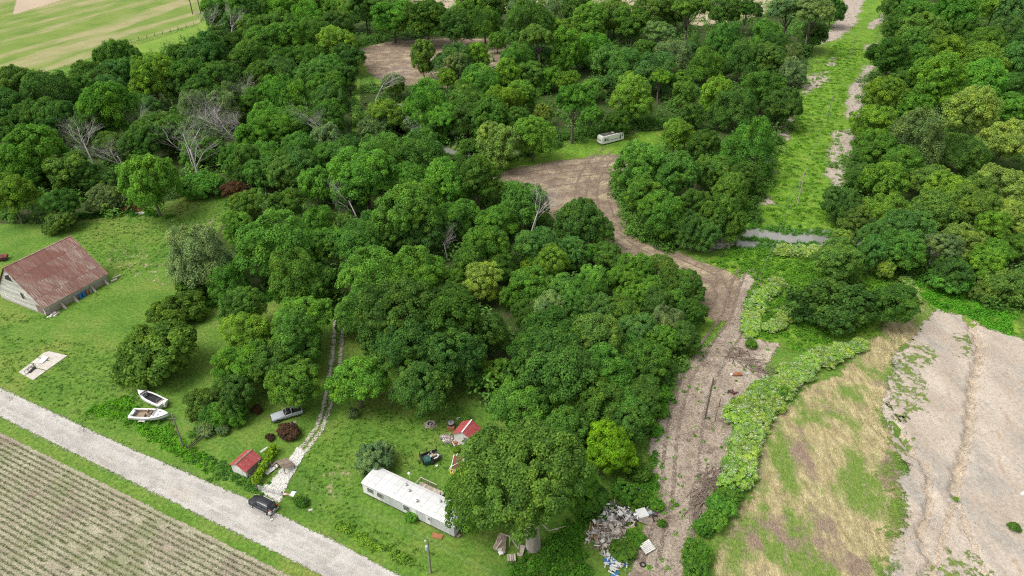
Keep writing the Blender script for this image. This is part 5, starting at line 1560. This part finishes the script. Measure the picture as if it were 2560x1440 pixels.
for x0, x1, z0, z1 in ((.95, 2.0, 1.2, 2.05), (2.75, 3.85, 1.15, 2.05), (7.6, 8.7, 1.1, 2.1), (12.0, 12.45, 1.4, 2.0)):
    w = MB().box(x0, x1, -.075, -.05, z0, z1).build('window', m_glass, mh)
    MB().box(x0 - .06, x1 + .06, -.09, -.06, z1, z1 + .07).box(x0 - .06, x1 + .06, -.09, -.06, z0 - .07, z0).box(x0 - .06, x0, -.09, -.06, z0, z1).box(x1, x1 + .06, -.09, -.06, z0, z1).build('window_frame', m_white, w)
    for k in range(1, 4):
        zz = z0 + (z1 - z0) * k / 4
        MB().box(x0, x1, -.088, -.076, zz - .035, zz + .035).build('slat', m_metal, w)
er = MB().box(ML - .02, ML + .03, 0, MW, .4, MH).build('end_wall', m_panelg, mh)
for y in (.5, 1.4):
    MB().box(ML + .03, ML + .05, y, y + .7, 1.3, 2.0).build('end_window', m_glass, mh)
nr = 14
rw = (ML + .3) / nr
for i in range(nr):
    def arc(x):
        return [(x, -.12, MH + .02), (x, .5, MH + .20), (x, MW / 2, MH + .30), (x, MW - .5, MH + .20), (x, MW + .12, MH + .02), (x, MW + .12, MH - .02), (x, -.12, MH - .02)]
    mb = MB().loft([arc(0), arc(rw - .015)])
    mb.loft([[(x, y, z + .025) for x, y, z in arc(xx)[:5]] + [(x, y, z) for x, y, z in arc(xx)[:5]][::-1] for xx in (rw - .05, rw + .01)])
    obj('roof_panel', mb.mesh('roof_panel', m_mobroof), mh, (-.15 + i * rw, 0, rb.uniform(0, .012)))
for x, y in ((7.3, 2.0), (9.4, 1.0), (12.4, 2.6), (6.2, 2.7)):
    MB().lathe([(.16, 0), (.16, .28), (.2, .30), (.2, .36), (.05, .42)], 10, (x, y, MH + .22)).build('roof_vent', m_metal, mh)
MB().box(ML - .3, ML + .6, .3, .9, .1, .3).build('hitch_step', m_brownwood, mh)
def onm(x, y, z=0):
    return Matrix.Rotation(ang(NL, NR), 3, 'Z') @ Vector((x, y, 0)) + NL + Vector((0, 0, z))
dk = thing('wooden_deck', 'small railed wooden deck behind the mobile home', 'deck', onm(6.6, MW + .1), ang(NL, NR))
for i in range(12):
    MB().box(i * .36, i * .36 + .33, 0, 1.9, .75, .80).build('deck_board', m_palewood, dk)
for x, y in ((.05, 1.85), (1.4, 1.85), (2.8, 1.85), (4.25, 1.85), (.05, .1), (4.25, .1), (4.25, 1.0)):
    MB().box(x - .05, x + .05, y - .05, y + .05, 0, 1.8).build('post', m_brownwood, dk)
MB().beam((0, 1.85, 1.8), (3.0, 1.85, 1.8), .1, .05).build('rail', m_palewood, dk)
MB().beam((.05, 0, 1.8), (.05, 1.85, 1.8), .1, .05).build('rail', m_palewood, dk)
MB().beam((4.25, 0.1, 1.8), (4.25, 1.85, 1.8), .1, .05).build('rail', m_palewood, dk)
for i in range(13):
    MB().box(.15 + i * .23, .19 + i * .23, 1.83, 1.87, .8, 1.78).build('baluster', m_brownwood, dk)
drum('rain_barrel', 'blue barrel behind the mobile home next to the deck', 'barrel', onm(4.6, MW + .5), m_blue, .32, .95)
dp = thing('dish_post', 'white round lamp on a post behind the mobile home', 'lamp post', onm(5.6, MW + .6))
MB().tube([(0, 0, 0), (0, 0, 3.3)], .05, 6).build('post', m_white, dp)
MB().lathe([(.05, 3.25), (.22, 3.32), (.25, 3.45), (.15, 3.6), (.03, 3.66)], 12).build('lamp', m_white, dp)
o = MB().slab([(-.8, -.4, .02), (.8, -.4, .02), (.8, .4, .08), (-.8, .4, .08)], .1).build('rusty_sheet', m_orange, None, False, P(1093, 1341), (0, 0, -.3))
tag(o, 'flat rusty sheet on the lawn in front of the mobile home', 'scrap')

# ------------------------------------------------------------------ yard things
fp_ = thing('fire_pit', 'round stone fire pit on a bare spot in the lawn', 'fire pit', P(1076, 1061))
for i in range(12):
    a = i * math.pi / 6
    MB().obox((.62 * math.cos(a), .62 * math.sin(a), .13), (.34, .26, .26), (rj.uniform(-.1, .1), 0, a + 1.57 + rj.uniform(-.2, .2))).build('stone', m_stone, fp_)
MB().obox((.05, -.1, .22), (.3, .22, .22), (.2, .3, 1)).build('pale_block', m_offwhite, fp_)
MB().lathe([(.5, .03), (.45, .05), (.1, .08)], 12).build('ash_bed', m_dark, fp_)
tk = thing('stock_tank', 'round grey tank standing on end above a rusty box by the red shed', 'tank', P(1128, 1068))
MB().lathe([(.62, .25), (.64, .3), (.64, .55), (.62, .6), (.62, 1.05), (.66, 1.1), (.62, 1.14)], 20).build('tank_wall', m_black, tk)
MB().lathe([(.58, 1.142), (.56, 1.16), (.3, 1.20), (.12, 1.22)], 20).build('lid', m_metal, tk)
for a in range(0, 360, 60):
    MB().obox((.36 * math.cos(R(a)), .36 * math.sin(R(a)), 1.2), (.34, .05, .03), (0, 0, R(a))).build('rib', m_offwhite, tk)
MB().box(-.6, .6, -.9, -.1, 0, .7).build('fire_box', m_orange, tk)
heap('scrap_heap', 'grey white heap of scrap wood before the white walled shed', P(1118, 1098), 1.1, .8, 26, [m_offwhite, m_metal, m_brownwood], (.15, .6), .5, -.6)
heap('scrap_boxes', 'scrap boxes and slats against the white shed wall', P(1137, 1108), .7, .4, 12, [m_palewood, m_orange, m_dark], (.2, .55), .4, -.6)
o = MB().beam(P(1130, 1104, .5), P(1138, 1118, .05), .12, .08).build('white_post', m_white)
tag(o, 'white post leaning on the scrap before the shed', 'post')
for k, (a, b) in enumerate((((1141, 1046), (1150, 1044)), ((1142, 1049), (1151, 1048)))):
    tag(MB().beam(P(*a, .12), P(*b, .12), .18, .08).build('white_plank', m_offwhite), f'{("upper", "lower")[k]} white plank on the grass behind the red roofed shed', 'plank')
# cart with junk and a green tarp
ct = thing('junk_cart', 'small black cart piled with junk under a green tarp', 'cart', P(1076, 1150), ang(P(1062, 1156), P(1090, 1146)))
MB().box(-1.5, 1.5, -.95, .95, .45, .55).box(-1.5, 1.5, -.98, -.92, .55, .95).box(-1.5, 1.5, .92, .98, .55, .95).box(-1.53, -1.47, -.95, .95, .55, 1.2).build('bed', m_black, ct)
for s in (-1, 1):
    MB().lathe([(.12, -.09), (.3, -.09), (.3, .09), (.12, .09)], 14, (0, s * 1.08, .3), 'y').build('wheel', m_rubber, ct)
for x, y in ((-1.45, .9), (-1.45, -.9), (1.45, .9), (-.2, .9)):
    MB().box(x - .04, x + .04, y - .04, y + .04, .5, 1.7).build('corner_post', m_black, ct)
MB().beam((-1.45, -.9, 1.65), (-1.45, .9, 1.65), .06, .06).beam((-1.45, .9, 1.65), (-.2, .9, 1.65), .06, .06).build('top_bar', m_black, ct)
MB().slab([(-1.3, -1.0, .75), (-.2, -1.0, .85), (-.1, -.1, 1.15), (-.8, .2, 1.2), (-1.3, -.1, 1.1)], .05).slab([(-1.3, -1.0, .3), (-.2, -1.0, .3), (-.2, -1.0, .87), (-1.3, -1.0, .77)], -.04).build('tarp', m_green_tarp, ct)
MB().beam((1.4, 0, .45), (2.3, 0, .35), .1, .1).build('drawbar', m_metal, ct)
jm = [m_offwhite, m_brownwood, m_metal, m_cardb]
for k in range(15):
    o = MB().obox((0, 0, 0), (rj.uniform(.2, .6), rj.uniform(.15, .5), rj.uniform(.1, .35)), (rj.uniform(-.5, .5), rj.uniform(-.5, .5), rj.uniform(0, 3))).build('load', jm[k % 4], ct, False, (rj.uniform(-1.2, 1.2), rj.uniform(-.3, .75), .65 + rj.uniform(0, .4)))
mb = MB()
mb.tube([(.4, -.75, .75), (.9, -.8, .95), (1.3, -.5, .9), (1.2, -.1, .85)], .12, 8).build('white_pipe', m_white, ct)
# collapsed shed
cs = thing('collapsed_shed', 'collapsed shed of red and blue grey sheets with loose white laths', 'shed', P(1147, 1162), .35)
MB().slab([(-1.2, -1.2, .35), (.7, -1.0, .5), (.9, .7, 1.3), (-.6, .9, 1.15)], .05).build('red_sheet', m_darkred, cs)
MB().slab([(.75, -.7, .55), (1.9, -.3, .5), (1.7, 1.2, 1.1), (.95, .9, 1.35)], .05).build('blue_sheet', m_slate, cs)
for a, b in (((-1.5, -1.4, .15), (.9, .9, 1.45)), ((-1.6, -.9, .3), (-.4, 1.1, 1.35)), ((.6, -1.4, .3), (.85, .95, 1.5)), ((-1.3, -.6, .75), (.8, -.2, .95)), ((-1.7, -1.6, .1), (-.3, -1.2, .5)), ((-1.8, -.6, .1), (.2, 1.2, 1.3)), ((-1.5, -1.9, .1), (-.8, -.9, .5))):
    MB().beam(a, b, .09, .07).build('lath', m_offwhite, cs)
MB().box(-.8, .8, -.6, .8, 0, .5).build('dark_inside', m_dark, cs)
def tub(name, label, p, m, L_, W_, rz):
    t = thing(name, label, 'tub', p, rz)
    b = MB()
    b.box(-L_ / 2, L_ / 2, -W_ / 2, -W_ / 2 + .1, 0, .45).box(-L_ / 2, L_ / 2, W_ / 2 - .1, W_ / 2, 0, .45).box(-L_ / 2, -L_ / 2 + .1, -W_ / 2 + .1, W_ / 2 - .1, 0, .45).box(L_ / 2 - .1, L_ / 2, -W_ / 2 + .1, W_ / 2 - .1, 0, .45)
    b.build('rim', m, t)
    MB().box(-L_ / 2 + .1, L_ / 2 - .1, -W_ / 2 + .1, W_ / 2 - .1, .02, .1).build('floor', m_brownwood, t)
tub('white_tub', 'square white tub at the edge of the oak leaves', P(1161, 1174), m_offwhite, 1.3, 1.1, .5)
tub('yellow_tub', 'small yellow plastic tub on the lawn by the collapsed shed', P(1132, 1182), m_yellow, .85, .75, .3)
tag(MB().obox((0, 0, .12), (.7, .45, .24), (0, 0, .4)).obox((.1, .1, .3), (.4, .3, .12), (.2, 0, .9)).build('pale_scrap', m_slate, None, False, P(1172, 1192)), 'pale blue scrap box beside the square white tub', 'scrap')
tag(MB().obox((0, 0, .1), (.35, .3, .2), (0, 0, .4)).build('white_bucket', m_white, None, False, P(1092, 1166)), 'small white bucket on the lawn by the tarped cart', 'bucket')

# broken play tower under the oak
pt_ = thing('play_tower', 'wrecked timber play tower beside the oak trunk', 'play tower', P(1250, 1385), .0)
def L3(px, py, z):
    return P(px, py, z) - pt_.location
for k in range(6):
    f = k / 5
    a, b = L3(1237 + 11 * f * 2.1, 1374 + 9 * f, .4), L3(1248 + 16 * f, 1336 + 2 * f, 1.5)
    MB().beam(a, b, .30, .05).build('plank', m_brownwood, pt_)
for a, b in (((1233, 1370, .2), (1243, 1350, 1.2)), ((1241, 1372, .6), (1255, 1350, 1.7)), ((1249, 1333, 1.9), (1274, 1341, 1.9)), ((1274, 1341, 1.9), (1273, 1368, 0))):
    MB().beam(L3(*a), L3(*b), .11, .09).build('beam', m_palewood, pt_)
l0, l1, l2, l3 = L3(1276, 1336, 1.9), L3(1297, 1363, .75), L3(1274, 1341, 1.9), L3(1296, 1372, .75)
MB().beam(l0, l1, .1, .1).build('ladder_side', m_palewood, pt_)
MB().beam(l2, l3, .1, .1).build('ladder_side', m_palewood, pt_)
for k in range(6):
    MB().beam(l0.lerp(l1, k / 5), l2.lerp(l3, k / 5), .06, .06).build('rung', m_palewood, pt_)
MB().slab([L3(1299, 1381, .35), L3(1307, 1388, .3), L3(1313, 1366, .5), L3(1300, 1360, .6)], .12).build('platform', m_palewood, pt_)
for k in range(2):
    MB().beam(L3(1293, 1383 + 4 * k, .2 - .1 * k), L3(1306, 1387 + 4 * k, .2 - .1 * k), .22, .07).build('step', m_palewood, pt_)
MB().slab([L3(1285, 1340, 1.3), L3(1290, 1338, 1.3), L3(1303, 1362, .6), L3(1298, 1364, .6)], .05).build('slide', m_brownwood, pt_)
cr = thing('wooden_crate', 'square wooden crate with a slatted top before the play tower', 'crate', P(1279, 1399), .1)
MB().box(-.55, .55, -.5, .5, 0, .45).build('box', m_brownwood, cr)
for k in range(4):
    MB().box(-.6 + k * .31, -.6 + k * .31 + .22, -.55, .55, .45, .50).build('slat', m_palewood, cr)
ch = thing('white_chair', 'broken white plastic chair by the play tower', 'chair', P(1252, 1387), .4)
MB().box(-.3, .3, -.28, .28, .42, .48).build('seat', m_white, ch)
MB().slab([(-.3, .28, .45), (.3, .28, .45), (.3, .4, .95), (-.3, .4, .95)], .05).build('backrest', m_white, ch)
for x, y in ((-.26, -.24), (.26, -.24), (-.26, .24), (.26, .24)):
    MB().box(x - .03, x + .03, y - .03, y + .03, 0, .42).build('leg', m_white, ch)
fb_ = [((1356, 1311), (1372, 1327), (1390, 1322), (1416, 1315)), ((1372, 1327), (1382, 1325), (1398, 1323))]
br = thing('fallen_branch', 'pale barkless branch lying right of the oak trunk', 'branch', P(1372, 1327))
for k, pp in enumerate(fb_):
    MB().tube([P(*q, .5 + .1 * i) - br.location for i, q in enumerate(pp)], [.10, .09, .06, .03][:len(pp)] if k == 0 else [.06, .05, .03], 6).build('limb', m_palewood, br)
# rubbish heap
HC = P(1545, 1325)
rng2 = random.Random(31)
def rubbish(name, label, px0, n, mats, sz, seed):
    rr = random.Random(seed)
    t = thing(name, label, 'rubbish', P(px0[0], px0[1]))
    for mi, m in enumerate(mats):
        mb = MB()
        for _ in range(n):
            x, y = rr.gauss(px0[0], px0[2]), rr.gauss(px0[1], px0[3])
            q = P(x, y) - t.location
            s = [rr.uniform(*sz), rr.uniform(*sz), rr.uniform(.05, .22)]
            if rr.random() < .5:
                s[0] *= 2.2
                s[1] *= .3
            mb.obox((q.x, q.y, .1 + abs(rr.gauss(0, .22))), s, (rr.gauss(0, .35), rr.gauss(0, .35), rr.uniform(0, 6.3)))
        mb.build(('planks', 'litter', 'sheets', 'bags', 'scraps')[mi % 5], m, t)['kind'] = 'stuff'
rubbish('rubbish_heap', 'brown and white timber rubble in the middle of the dump', (1530, 1338, 27, 24), 95, [m_palewood, m_offwhite, m_brownwood, m_stone], (.25, .75), 1)
rubbish('rubbish_heap', 'white bags and litter at the back of the dump', (1556, 1288, 34, 15), 60, [m_offwhite, m_metal, m_dark], (.25, .7), 2)
rubbish('rubbish_heap', 'orange and grey scrap at the oak side of the dump', (1490, 1328, 14, 11), 34, [m_orange, m_cardb, m_metal], (.2, .5), 3)
rubbish('rubbish_heap', 'white sheets at the near end of the dump', (1540, 1402, 14, 12), 26, [m_offwhite, m_white, m_blue], (.3, .8), 4)
rubbish('scrap_litter', 'dark scrap and sticks above the dump at the wood edge', (1590, 1235, 7, 10), 14, [m_dark, m_offwhite, m_brownwood], (.2, .6), 5)
for k, (q, s, m, rz, lb, nm, ct_) in enumerate([((1604, 1290), (1.5, 1.5, .5), m_white, .3, 'white square chest freezer on brown sheeting at the dump', 'freezer', 'freezer'), ((1606, 1300), (2.9, 1.2, .18), m_brownwood, -.4, 'brown sheet under the white freezer', 'brown_sheet', 'sheet'),
                                                ((1552, 1286), (1.3, .9, .3), m_offwhite, .8, 'crumpled white mattress at the back of the dump', 'mattress', 'mattress'), ((1580, 1325), (.9, .5, .3), m_cardb, .5, 'tan cardboard box in the dump weeds', 'cardboard_box', 'box'),
                                                ((1622, 1288), (.8, .5, .4), m_slate, .2, 'blue grey bin right of the freezer', 'bin', 'bin'), ((1548, 1402), (1.6, 1.0, .15), m_offwhite, .6, 'large white board at the near end of the dump', 'white_board', 'board'), ((1562, 1398), (.5, .4, .3), m_blue, .4, 'small blue tub at the near end of the dump', 'blue_tub', 'tub')]):
    t = thing(nm, lb, ct_, P(*q) + Vector((0, 0, .05 if nm == 'brown_sheet' else .25)), rz)
    x, y, z = s
    MB().loft([[(-x / 2 * .96, -y / 2 * .96, 0), (x / 2 * .96, -y / 2 * .96, 0), (x / 2 * .96, y / 2 * .96, 0), (-x / 2 * .96, y / 2 * .96, 0)], [(-x / 2, -y / 2, z * .8), (x / 2, -y / 2, z * .8), (x / 2, y / 2, z * .8), (-x / 2, y / 2, z * .8)]]).build('body', m, t)
    MB().box(-x / 2 - .03, x / 2 + .03, -y / 2 - .03, y / 2 + .03, z * .8, z).build('top', m, t)
pl = thing('slatted_panel', 'pale slatted panel propped at the edge of the cleared strip', 'panel', P(1617, 1374), .55)
for k in range(7):
    MB().slab([(-.9, -.75 + k * .22, .45 + .05 * k), (.9, -.75 + k * .22, .45 + .05 * k), (.9, -.57 + k * .22, .49 + .05 * k), (-.9, -.57 + k * .22, .49 + .05 * k)], .05).build('slat', m_offwhite, pl)
for x in (-.7, .7):
    MB().beam((x, -.8, .36), (x, .8, .74), .1, .08).build('batten', m_palewood, pl)
    MB().box(x - .05, x + .05, .6, .7, 0, .6).build('leg', m_palewood, pl)
def tyre(label, q):
    t = thing('old_tyre', label, 'tyre', P(*q))
    MB().loft([[(math.cos(a) * (.34 + .12 * math.cos(b)), math.sin(a) * (.34 + .12 * math.cos(b)), .13 + .12 * math.sin(b)) for b in [i * math.pi / 4 for i in range(8)]] for a in [i * math.pi / 9 for i in range(19)]], False).build('tread', m_rubber, t, True)
    MB().lathe([(.22, .04), (.2, .06)], 12).build('hub_fill', m_dark, t)  # near-black disc filling the middle of the tyre
tyre('old black tyre lying flat on the cleared strip', (1607, 1413))
tyre('old black tyre half buried in the dump', (1569, 1334))
rc = thing('rusty_tank', 'crushed rusty orange tank with white pipes on the cleared strip', 'scrap', P(1848, 939), .1)
MB().tube([(-1.2, 0, .35), (-.5, .05, .42), (.4, -.05, .36)], [.30, .40, .34], 10).build('shell', m_orange, rc)
MB().beam((.3, 0, .2), (2.2, .15, .25), .1, .1).beam((.4, .35, .2), (2.0, .4, .3), .08, .08).beam((1.2, -.2, .3), (1.25, .5, .3), .08, .08).build('pipe_frame', m_offwhite, rc)
MB().obox((-1.4, .2, .25), (.5, .4, .3), (.2, .1, .5)).build('white_lump', m_offwhite, rc)
heap('clod_pile', 'dark red clods beside the flowering hedge', P(1830, 984), .8, .5, 12, [m_darkred, m_dark], (.2, .5), .3)

# ------------------------------------------------------------------ brush piles
def brush(name, label, path, w, n, m, seed, hgt=1.2, extra=None):
    rr = random.Random(seed)
    pts = [P(*p) for p in path]
    t = thing(name, label, 'brush pile', pts[0])
    mb = MB()
    for _ in range(n):
        f = rr.uniform(0, len(pts) - 1.001)
        k = int(f)
        c = pts[k].lerp(pts[k + 1], f - k) - t.location + Vector((rr.gauss(0, w * .4), rr.gauss(0, w * .4), 0))
        d = (pts[k + 1] - pts[k]).normalized() * rr.choice((-1, 1))
        d = (d + Vector((rr.gauss(0, .6), rr.gauss(0, .6), 0))).normalized()
        L = rr.uniform(1.2, 3.6)
        z = rr.uniform(.05, hgt)
        q = [c - d * L / 2 + Vector((0, 0, z)), c + Vector((rr.gauss(0, .2), rr.gauss(0, .2), z + rr.uniform(-.05, .3))), c + d * L / 2 + Vector((0, 0, max(.03, z + rr.uniform(-.6, .3))))]
        r = rr.uniform(.03, .09)
        mb.tube(q, [r, r * .8, r * .35], 5)
    mb.build('sticks', m, t)['kind'] = 'stuff'
brush('brush_pile', 'long grey brush pile where the ploughed soil meets the creek', [(1700, 612), (1740, 618), (1790, 618), (1830, 606)], 2.6, 170, DEADWOOD, 1)
brush('brush_pile', 'brown cut branches heaped at the wood edge behind the barn', [(312, 528), (330, 520), (350, 524)], 2.0, 110, m_orange, 2)
brush('brush_pile', 'grey tangle of branches left of the bright meadow', [(1885, 415), (1915, 425), (1925, 435)], 2.4, 80, DEADWOOD, 3)
brush('brush_pile', 'fallen pale branches in the gap behind the motorhome', [(1320, 195), (1345, 205), (1370, 215)], 3.0, 60, DEADWOOD, 4)
brush('brush_pile', 'cut twigs spread along the right side of the cleared strip', [(1790, 1180), (1760, 1230), (1730, 1290)], 2.0, 150, m_brownwood, 5, .4)
brush('brush_pile', 'dry twigs scattered above the rusty tank', [(1830, 880), (1870, 900), (1900, 930)], 3.0, 150, m_brownwood, 6, .3)
heap('pale_rubble', 'pale rubble at the foot of the brown brush pile', P(352, 534), 1.6, .7, 14, [m_offwhite, m_stone], (.2, .6), .3)
# twigs strewn over the cleared strip: nobody could count them
mb = MB()
rr = random.Random(77)
strip_pts = spots_in([[(1880, 680), (1840, 790), (1790, 850), (1700, 930), (1650, 1040), (1620, 1130), (1650, 1240), (1620, 1330), (1600, 1440), (1690, 1440), (1720, 1350), (1790, 1220), (1830, 1110), (1890, 980), (1940, 880), (1850, 840), (1865, 740)]], 2600, 78)
for x, y in strip_pts:
    a, L = rr.uniform(0, 6.3), rr.uniform(.2, .9)
    mb.beam((x, y, .09), (x + L * math.cos(a), y + L * math.sin(a), .09 + rr.uniform(0, .15)), .035, .03)
tag(mb.build('twigs', m_palewood), 'dry cut twigs strewn over the cleared strip', None, None, 'stuff')

# ------------------------------------------------------------------ motorhome
r0, r1 = P(1506, 364.5), P(1552, 353)
m_rvw = mat('rv_siding', (.78, .77, .73), (.68, .67, .62), 2, .5)
rv = thing('motorhome', 'old white motorhome with a mossy roof at the wood edge', 'motorhome', r0, ang(r0, r1))
RL, RW_, RH = 8.6, 2.5, 2.95
MB().loft([[(x, y0, z0), (x, y1, z0), (x, y1, z1 - .15), (x, y1 - .15, z1), (x, y0 + .15, z1), (x, y0, z1 - .15)] for x, y0, y1, z0, z1 in ((-.35, .08, RW_ - .08, .55, 2.3), (-.15, .02, RW_ - .02, .5, 2.8), (.25, 0, RW_, .45, RH), (RL, 0, RW_, .5, RH))]).build('body', m_rvw, rv)
MB().box(.4, RL - .1, .2, RW_ - .2, RH, RH + .03).build('roof', mat('mossy_roof', (.17, .155, .13), (.09, .085, .07), 1.2, .95, third=(.30, .28, .24)), rv)
MB().box(4.6, 5.6, .8, 1.7, RH + .03, RH + .3).build('roof_unit', m_offwhite, rv)
MB().box(2.2, 3.0, .7, 1.3, RH + .03, RH + .16).build('roof_hatch', m_metal, rv)
for x0, x1, z0, z1 in ((.7, 1.45, 1.45, 2.2), (1.85, 2.2, 1.3, 2.25), (6.9, 7.3, .9, 2.3), (7.7, 8.0, 1.6, 2.2)):
    w = MB().box(x0, x1, -.035, -.003, z0, z1).build('window', m_glass, rv)
    MB().box(x0 - .05, x1 + .05, -.05, -.036, z1, z1 + .05).box(x0 - .05, x1 + .05, -.05, -.036, z0 - .05, z0).build('window_frame', m_white, w)
MB().slab([(-.30, .35, 1.5), (-.30, RW_ - .35, 1.5), (-.19, RW_ - .4, 2.25), (-.19, .4, 2.25)], -.08).build('windscreen', m_glass, rv)
MB().box(.3, 7.0, -.03, -.004, 1.30, 1.40).build('stripe', m_black, rv)
MB().box(-.5, -.3, .1, RW_ - .1, .5, .75).build('bumper', m_metal, rv)
for y in (.3, RW_ - .3):
    MB().lathe([(.12, -.42), (.12, -.36)], 10, (0, y, .95), 'x').build('headlight', m_glass, rv)
for x in (1.2, 6.2):
    for y in (.15, RW_ - .15):
        MB().lathe([(.15, -.13), (.38, -.13), (.38, .13), (.15, .13)], 14, (x, y, .38), 'y').build('wheel', m_rubber, rv)

# loose stones on the pale soil and the gravel drive
def pebbles(name, label, polys, n, m, s0, s1, seed):
    rr = random.Random(seed)
    mb = MB()
    for x, y in spots_in(polys, n, seed):
        s = rr.uniform(s0, s1)
        mb.obox((x, y, float(tz(x, y)) + s * .25 + .03), (s, s * rr.uniform(.6, 1), s * .6), (rr.uniform(-.4, .4), rr.uniform(-.4, .4), rr.uniform(0, 3)))
    tag(mb.build(name, m), label, None, None, 'stuff')
pebbles('drive_stones', 'coarse white stones of the gravel drive', [[(652, 1226), (700, 1255), (722, 1205), (760, 1140), (744, 1120), (686, 1200)]], 1100, m_offwhite, .08, .26, 61)
pebbles('road_gravel', 'loose gravel spilled along both edges of the road', [[(-40, 946), (0, 964), (296, 1102), (621, 1241), (857, 1358), (1000, 1434), (1000, 1446), (857, 1369), (621, 1253), (296, 1113), (0, 975), (-40, 957)], [(-40, 1018), (0, 1036), (336, 1202), (672, 1367), (800, 1430), (800, 1442), (672, 1379), (336, 1214), (0, 1048), (-40, 1030)]], 5200, m_stone, .05, .16, 63)
pebbles('soil_clods', 'scattered stones and clods on the pale soil', [[(2300, 870), (2430, 810), (2560, 870), (2560, 1440), (2240, 1440), (2262, 1160), (2250, 1000)]], 700, m_stone, .06, .25, 62)
tag(MB().obox((0, 0, .1), (.9, .5, .25), (.1, .1, .6)).obox((.5, .3, .08), (.5, .4, .2), (0, .2, 1.4)).build('pale_boulder', m_offwhite, None, False, P(2557, 1235)), 'pale boulder on the bare soil at the right picture edge', 'boulder')
